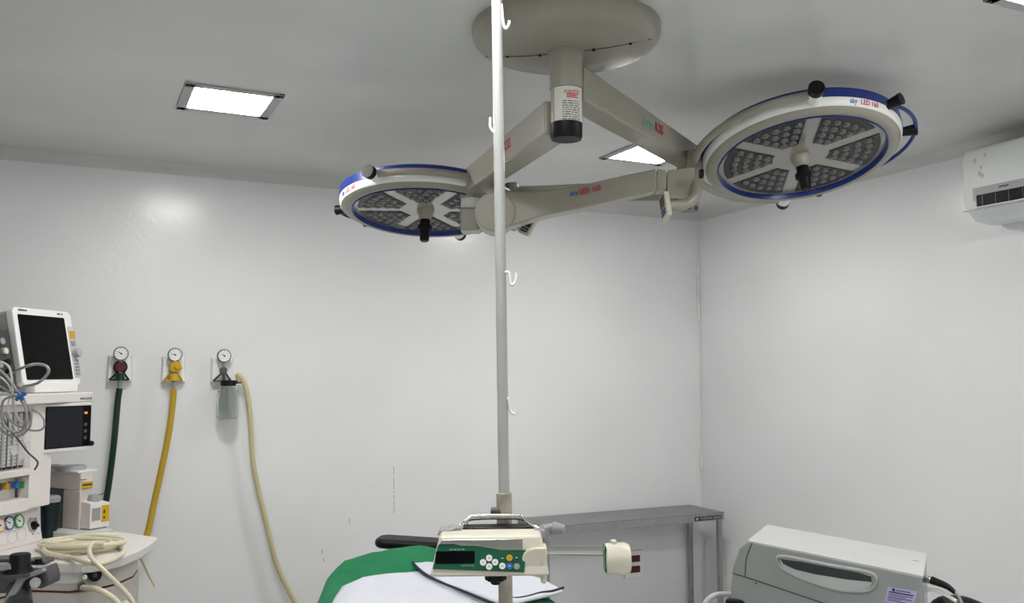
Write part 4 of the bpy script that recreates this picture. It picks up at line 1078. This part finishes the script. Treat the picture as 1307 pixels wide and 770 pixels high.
# ---------------------------------------------------------------- patient monitor on the shelf
yM = .02
m0, m1 = fr(30, 495, yM), fr(104, 494, yM)
mz = 1.60; mh = .295; mw = m1.x - m0.x
FMn = FA @ T_(m0.x, yM, mz) @ RX(-12)
PM = thing('patient_monitor', 'white patient monitor with large black screen on the machine top shelf', 'monitor', FA @ T_(m0.x + mw/2, yM+.06, 1.573))
Tf = RX(90)
mb = MB(FMn).prism(rrect(0, mw, 0, mh, .022), -.03, .0, Tf).build('bezel', 'white', PM, bevel=.005)
MB(FMn).prism(rrect(.006, mw-.02, .005, mh-.006, .02), -.13, -.03, Tf).build('housing', 'grey2', PM, bevel=.012)
sx0, sx1 = mw*.065, mw*.855
sg = MB(FMn).prism(rrect(sx0, sx1, .022, mh-.028, .006), 0, .002, Tf).build('screen', 'screen', PM)
MB(FMn).prism(rrect(sx1+.012, mw-.004, .03, mh-.06, .01), 0, .004, Tf).build('control_strip', 'lgrey', PM, bevel=.001)
kx = (sx1 + mw)/2 + .006
MB(FMn).cyl((kx, -.004, .125), (kx, -.028, .125), .019, .016, n=24).build('dial_knob', 'grey2', PM, bevel=.003)
for k in range(5): MB(FMn).box(kx-.012, kx+.012, -.007, -.003, .04+k*.013, .048+k*.013).build('button', 'grey', PM)
MB(FMn).box(kx-.014, kx+.014, -.0075, -.003, .185, .215).build('yellow_tag', 'yellowp', PM)
MB(FMn).box(kx-.012, kx+.010, -.0075, -.003, .155, .175).build('alarm_light', 'grey', PM)
b = MB(FMn); b.text('MINDRAY', .0105, T_(sx0+.03, -.0012, mh-.012) @ RX(90)); b.text('iMEC 12', .0095, T_(sx1-.02, -.0012, mh-.014) @ RX(90)); b.text('mindray', .008, T_(sx0+.09, -.0012, .010) @ RX(90)); b.build('print', 'ink', PM)
MB(FA).box(m0.x+.05, m0.x+mw*.9, yM-.01, yM+.13, 1.573, 1.612).build('stand_base', 'white', PM, bevel=.006)
# side module rack with sockets, left edge
rk_ = MB(FMn).box(-.16, -.012, .02, .11, .0, .21).build('module_rack', 'dgrey', PM, bevel=.004)
for i, (x, z, m) in enumerate(((-.045, .09, 'black'), (-.045, .055, 'black'), (-.05, .13, 'stain'), (-.06, .165, 'grey'), (-.085, .08, 'grey'), (-.085, .13, 'dgrey'))):
    MB(FMn).cyl((x, .022, z), (x, .008, z), .012, n=16).build('lead_socket', m, rk_)

# ---------------------------------------------------------------- loose cables, tie, tag
def loose(pts, d, r, name, m, label, cat, group=None):
    P = []
    for p in pts:
        P.append(at_d(p[0], p[1], p[2] if len(p) > 2 else d))
    return tag(MB().tube(P, r, 8, sub=9).build(name, m), label, cat, group)
loose([(30, 494, 3.12), (46, 490), (56, 483), (62, 474), (58, 467), (46, 465), (33, 468), (20, 474, 3.15), (8, 480, 3.2)], 2.98, .005, 'monitor_cable', 'cable', 'grey monitor cable looping in front of the monitor screen', 'cable')
loose([(-8, 462), (4, 463), (12, 470), (15, 484), (16, 505), (18, 520), (23, 534), (30, 540), (34, 530), (33, 512), (27, 504)], 2.95, .0038, 'monitor_cable', 'lgrey', 'pale cable hanging from the left edge past the blue clip', 'cable')
loose([(-4, 470), (8, 480), (18, 494), (24, 503), (32, 520), (34, 540), (28, 550), (16, 552), (5, 542), (2, 525), (6, 510), (22, 506)], 2.93, .004, 'monitor_cable', 'cable', 'grey cable coil tied by the blue clip', 'cable')
loose([(26, 512), (36, 520), (48, 526), (56, 536), (55, 547), (44, 550), (28, 546), (14, 538), (6, 526)], 2.97, .0032, 'monitor_cable', 'cable', 'thin grey cable loop over the flow meter block', 'cable')
loose([(2, 530), (10, 546), (22, 560), (36, 578), (48, 590), (44, 600)], 2.97, .003, 'monitor_cable', 'dgrey', 'dark cable slanting down across the flow tubes', 'cable')
loose([(-6, 490), (8, 498), (20, 506), (34, 516), (40, 528), (38, 545), (26, 556), (12, 556), (0, 546), (-6, 530)], 2.95, .0035, 'monitor_cable', 'cable', 'outermost grey cable loop hanging below the blue clip', 'cable')
loose([(-6, 478), (6, 486), (14, 500), (10, 518), (12, 532), (20, 548), (30, 562), (34, 572)], 2.99, .003, 'monitor_cable', 'lgrey', 'pale wire running down to the white paper tag', 'cable')
loose([(-6, 505), (6, 503), (18, 505), (23, 506)], 2.96, .006, 'monitor_cable', 'lgrey', 'thick pale cable entering the blue clip from the left', 'cable')
cp_ = at_d(26, 506, 2.93)
F = frame(cp_, RGT)
ct = MB(F); ct.tube([(-.012,0,-.012),(0,-.004,.0),(.012,0,.006),(.018,0,.012)], .006, 8, sub=4); ct.tube([(-.008,0,.014),(.002,-.004,.0),(.010,0,-.012)], .0055, 8, sub=4)
tag(ct.build('cable_tie', 'bluet'), 'small blue clip tying the monitor cables together', 'cable tie')
tg = at_d(31, 575, 3.0); F = frame(tg, (RGT + HF*.5)) @ RY(-8)
tag(MB(F).box(-.017, .017, -.001, .001, -.028, .030).box(-.038, -.015, -.001, .001, -.008, .022).build('paper_tag', 'white'), 'small white paper tag in front of the flow tubes', 'tag')

# coil of pale tubing on the worktop
cc = at_z(98, 702, WZ); P = []
rr = random.Random(4)
for k in range(0, 5*14):
    a = 2*pi*k/14; lo = k/14
    rx, ry = .118 + .018*sin(lo*2.1), .085 + .016*cos(lo*3)
    p = V((cc.x, cc.y, 0)) + RGT*(rx*cos(a) + .012*sin(lo*5) + .02) + HF*(ry*sin(a)+.01*cos(lo*4))
    P.append(V((p.x, p.y, WZ + .008 + .0050*min(lo, 4) + .003*sin(a*2+lo))))
P += [at_d(118, 694, 2.98), at_d(114, 704, 2.93), at_d(118, 714, 2.88), at_d(131, 727, 2.86), at_d(146, 742, 2.85), at_d(160, 756, 2.85), at_d(172, 774, 2.85), at_d(186, 810, 2.85)]
P.append(V((P[-1].x+.02, P[-1].y-.03, .30))); P.append(V((P[-1].x+.0, P[-1].y, .02)))
tag(MB().tube(P, .0075, 10, sub=5).build('tubing_coil', 'silicone'), 'coil of pale silicone tubing lying on the rounded worktop', 'tube')
P = [at_z(150, 696, WZ+.012), at_z(158, 702, WZ+.01), at_z(150, 712, WZ+.012), at_d(128, 720, 2.9), at_d(105, 716, 2.88), at_z(90, 712, WZ+.012), at_z(60, 706, WZ+.012), at_z(62, 696, WZ+.02), at_z(110, 684, WZ+.02), at_z(150, 683, WZ+.012)]
tag(MB().tube(P, .0085, 10, sub=8).build('loose_tube', 'silicone'), 'loose tube loop drooping over the worktop front edge', 'tube')
p, n = front_fit(104, 747); a = FA @ (p + n*.04)
P = [a, at_d(122, 752, 2.84), at_d(137, 759, 2.82), at_d(152, 772, 2.82), at_d(165, 800, 2.82)]; P.append(V((P[-1].x, P[-1].y, .25))); P.append(V((P[-1].x+.02, P[-1].y, .02)))
tag(MB().tube(P, .009, 10).build('breathing_tube', 'silicone'), 'pale tube plugged into the dark nozzle on the cabinet front', 'tube')

# ---------------------------------------------------------------- grey bracket with black knob, lower left
KB = thing('clamp_arm', 'dark grey cast clamp arm with black knob at the lower left corner', 'clamp', at_d(22, 745, 2.55))
d = 2.55; s = d/FPX
def K(px, py, dd=d): return at_d(px, py, dd)
F0 = frame(K(25, 729), RGT)
MB(F0).lathe([(0, .047), (.024, .047), (.027, .043), (.028, .012), (.033, .006), (.036, -.002), (0, -.002)], n=32).build('knob', 'black', KB)
MB(F0).lathe([(0, -.002), (.045, -.002), (.045, -.012), (0, -.012)], n=32).build('washer', 'dgrey', KB)
def slab(pts, dd, th, name, m='dgrey', bevel=.004):
    b = MB(); A = [b.bm.verts.new(K(x, y, dd)) for x, y in pts]; B = [b.bm.verts.new(K(x, y, dd) + HF*th) for x, y in pts]
    b._f(A); b._f(B[::-1]); n = len(pts)
    for i in range(n): b._f([A[i], A[(i+1)%n], B[(i+1)%n], B[i]])
    return b.build(name, m, KB, bevel=bevel)
slab([(-30, 716), (10, 714), (14, 731), (40, 732), (57, 724), (60, 733), (62, 741), (61, 748), (52, 752), (40, 750), (20, 757), (-30, 760)], 2.56, .07, 'clamp_body')
slab([(22, 737), (54, 726), (56, 731), (30, 741), (12, 772), (2, 772)], 2.53, .02, 'clamp_lever', 'grey')
slab([(-30, 722), (12, 720), (14, 728), (-30, 733)], 2.52, .03, 'clamp_jaw', 'grey')
slab([(30, 716), (56, 716), (57, 722), (30, 722)], 2.6, .06, 'rear_jaw', 'dgrey')
MB().cyl(K(49, 719, 2.56), K(49, 719, 2.56)+V((0,0,.012)), .009, n=16).build('bolt', 'black', KB)
MB().cyl(K(45, 744, 2.54), K(45, 744, 2.56), .014, n=16).build('pivot_pin', 'steel', KB)
MB().cyl(K(24, 772, 2.55), K(24, 748, 2.58), .035, .03, n=20).build('stem_housing', 'dgrey', KB)
q = K(20, 780, 2.58)
MB().cyl(q, V((q.x, q.y, .06)), .016, n=16).build('support_pole', 'steel', KB)
ft = MB(T_(q.x, q.y, 0)).lathe([(0, .07), (.03, .07), (.2, .03), (.22, 0), (0, 0)], n=32).build('base', 'dgrey', KB)

# ---------------------------------------------------------------- render look
SC.view_settings.view_transform = 'Standard'
SC.view_settings.look = 'None'
SC.view_settings.exposure = 0.0
w = bpy.data.worlds.new('world'); SC.world = w; w.use_nodes = True
w.node_tree.nodes['Background'].inputs[0].default_value = (.8, .85, .9, 1)
w.node_tree.nodes['Background'].inputs[1].default_value = .05
SC.cycles.max_bounces = 10; SC.cycles.diffuse_bounces = 6
SC.cycles.use_denoising = True
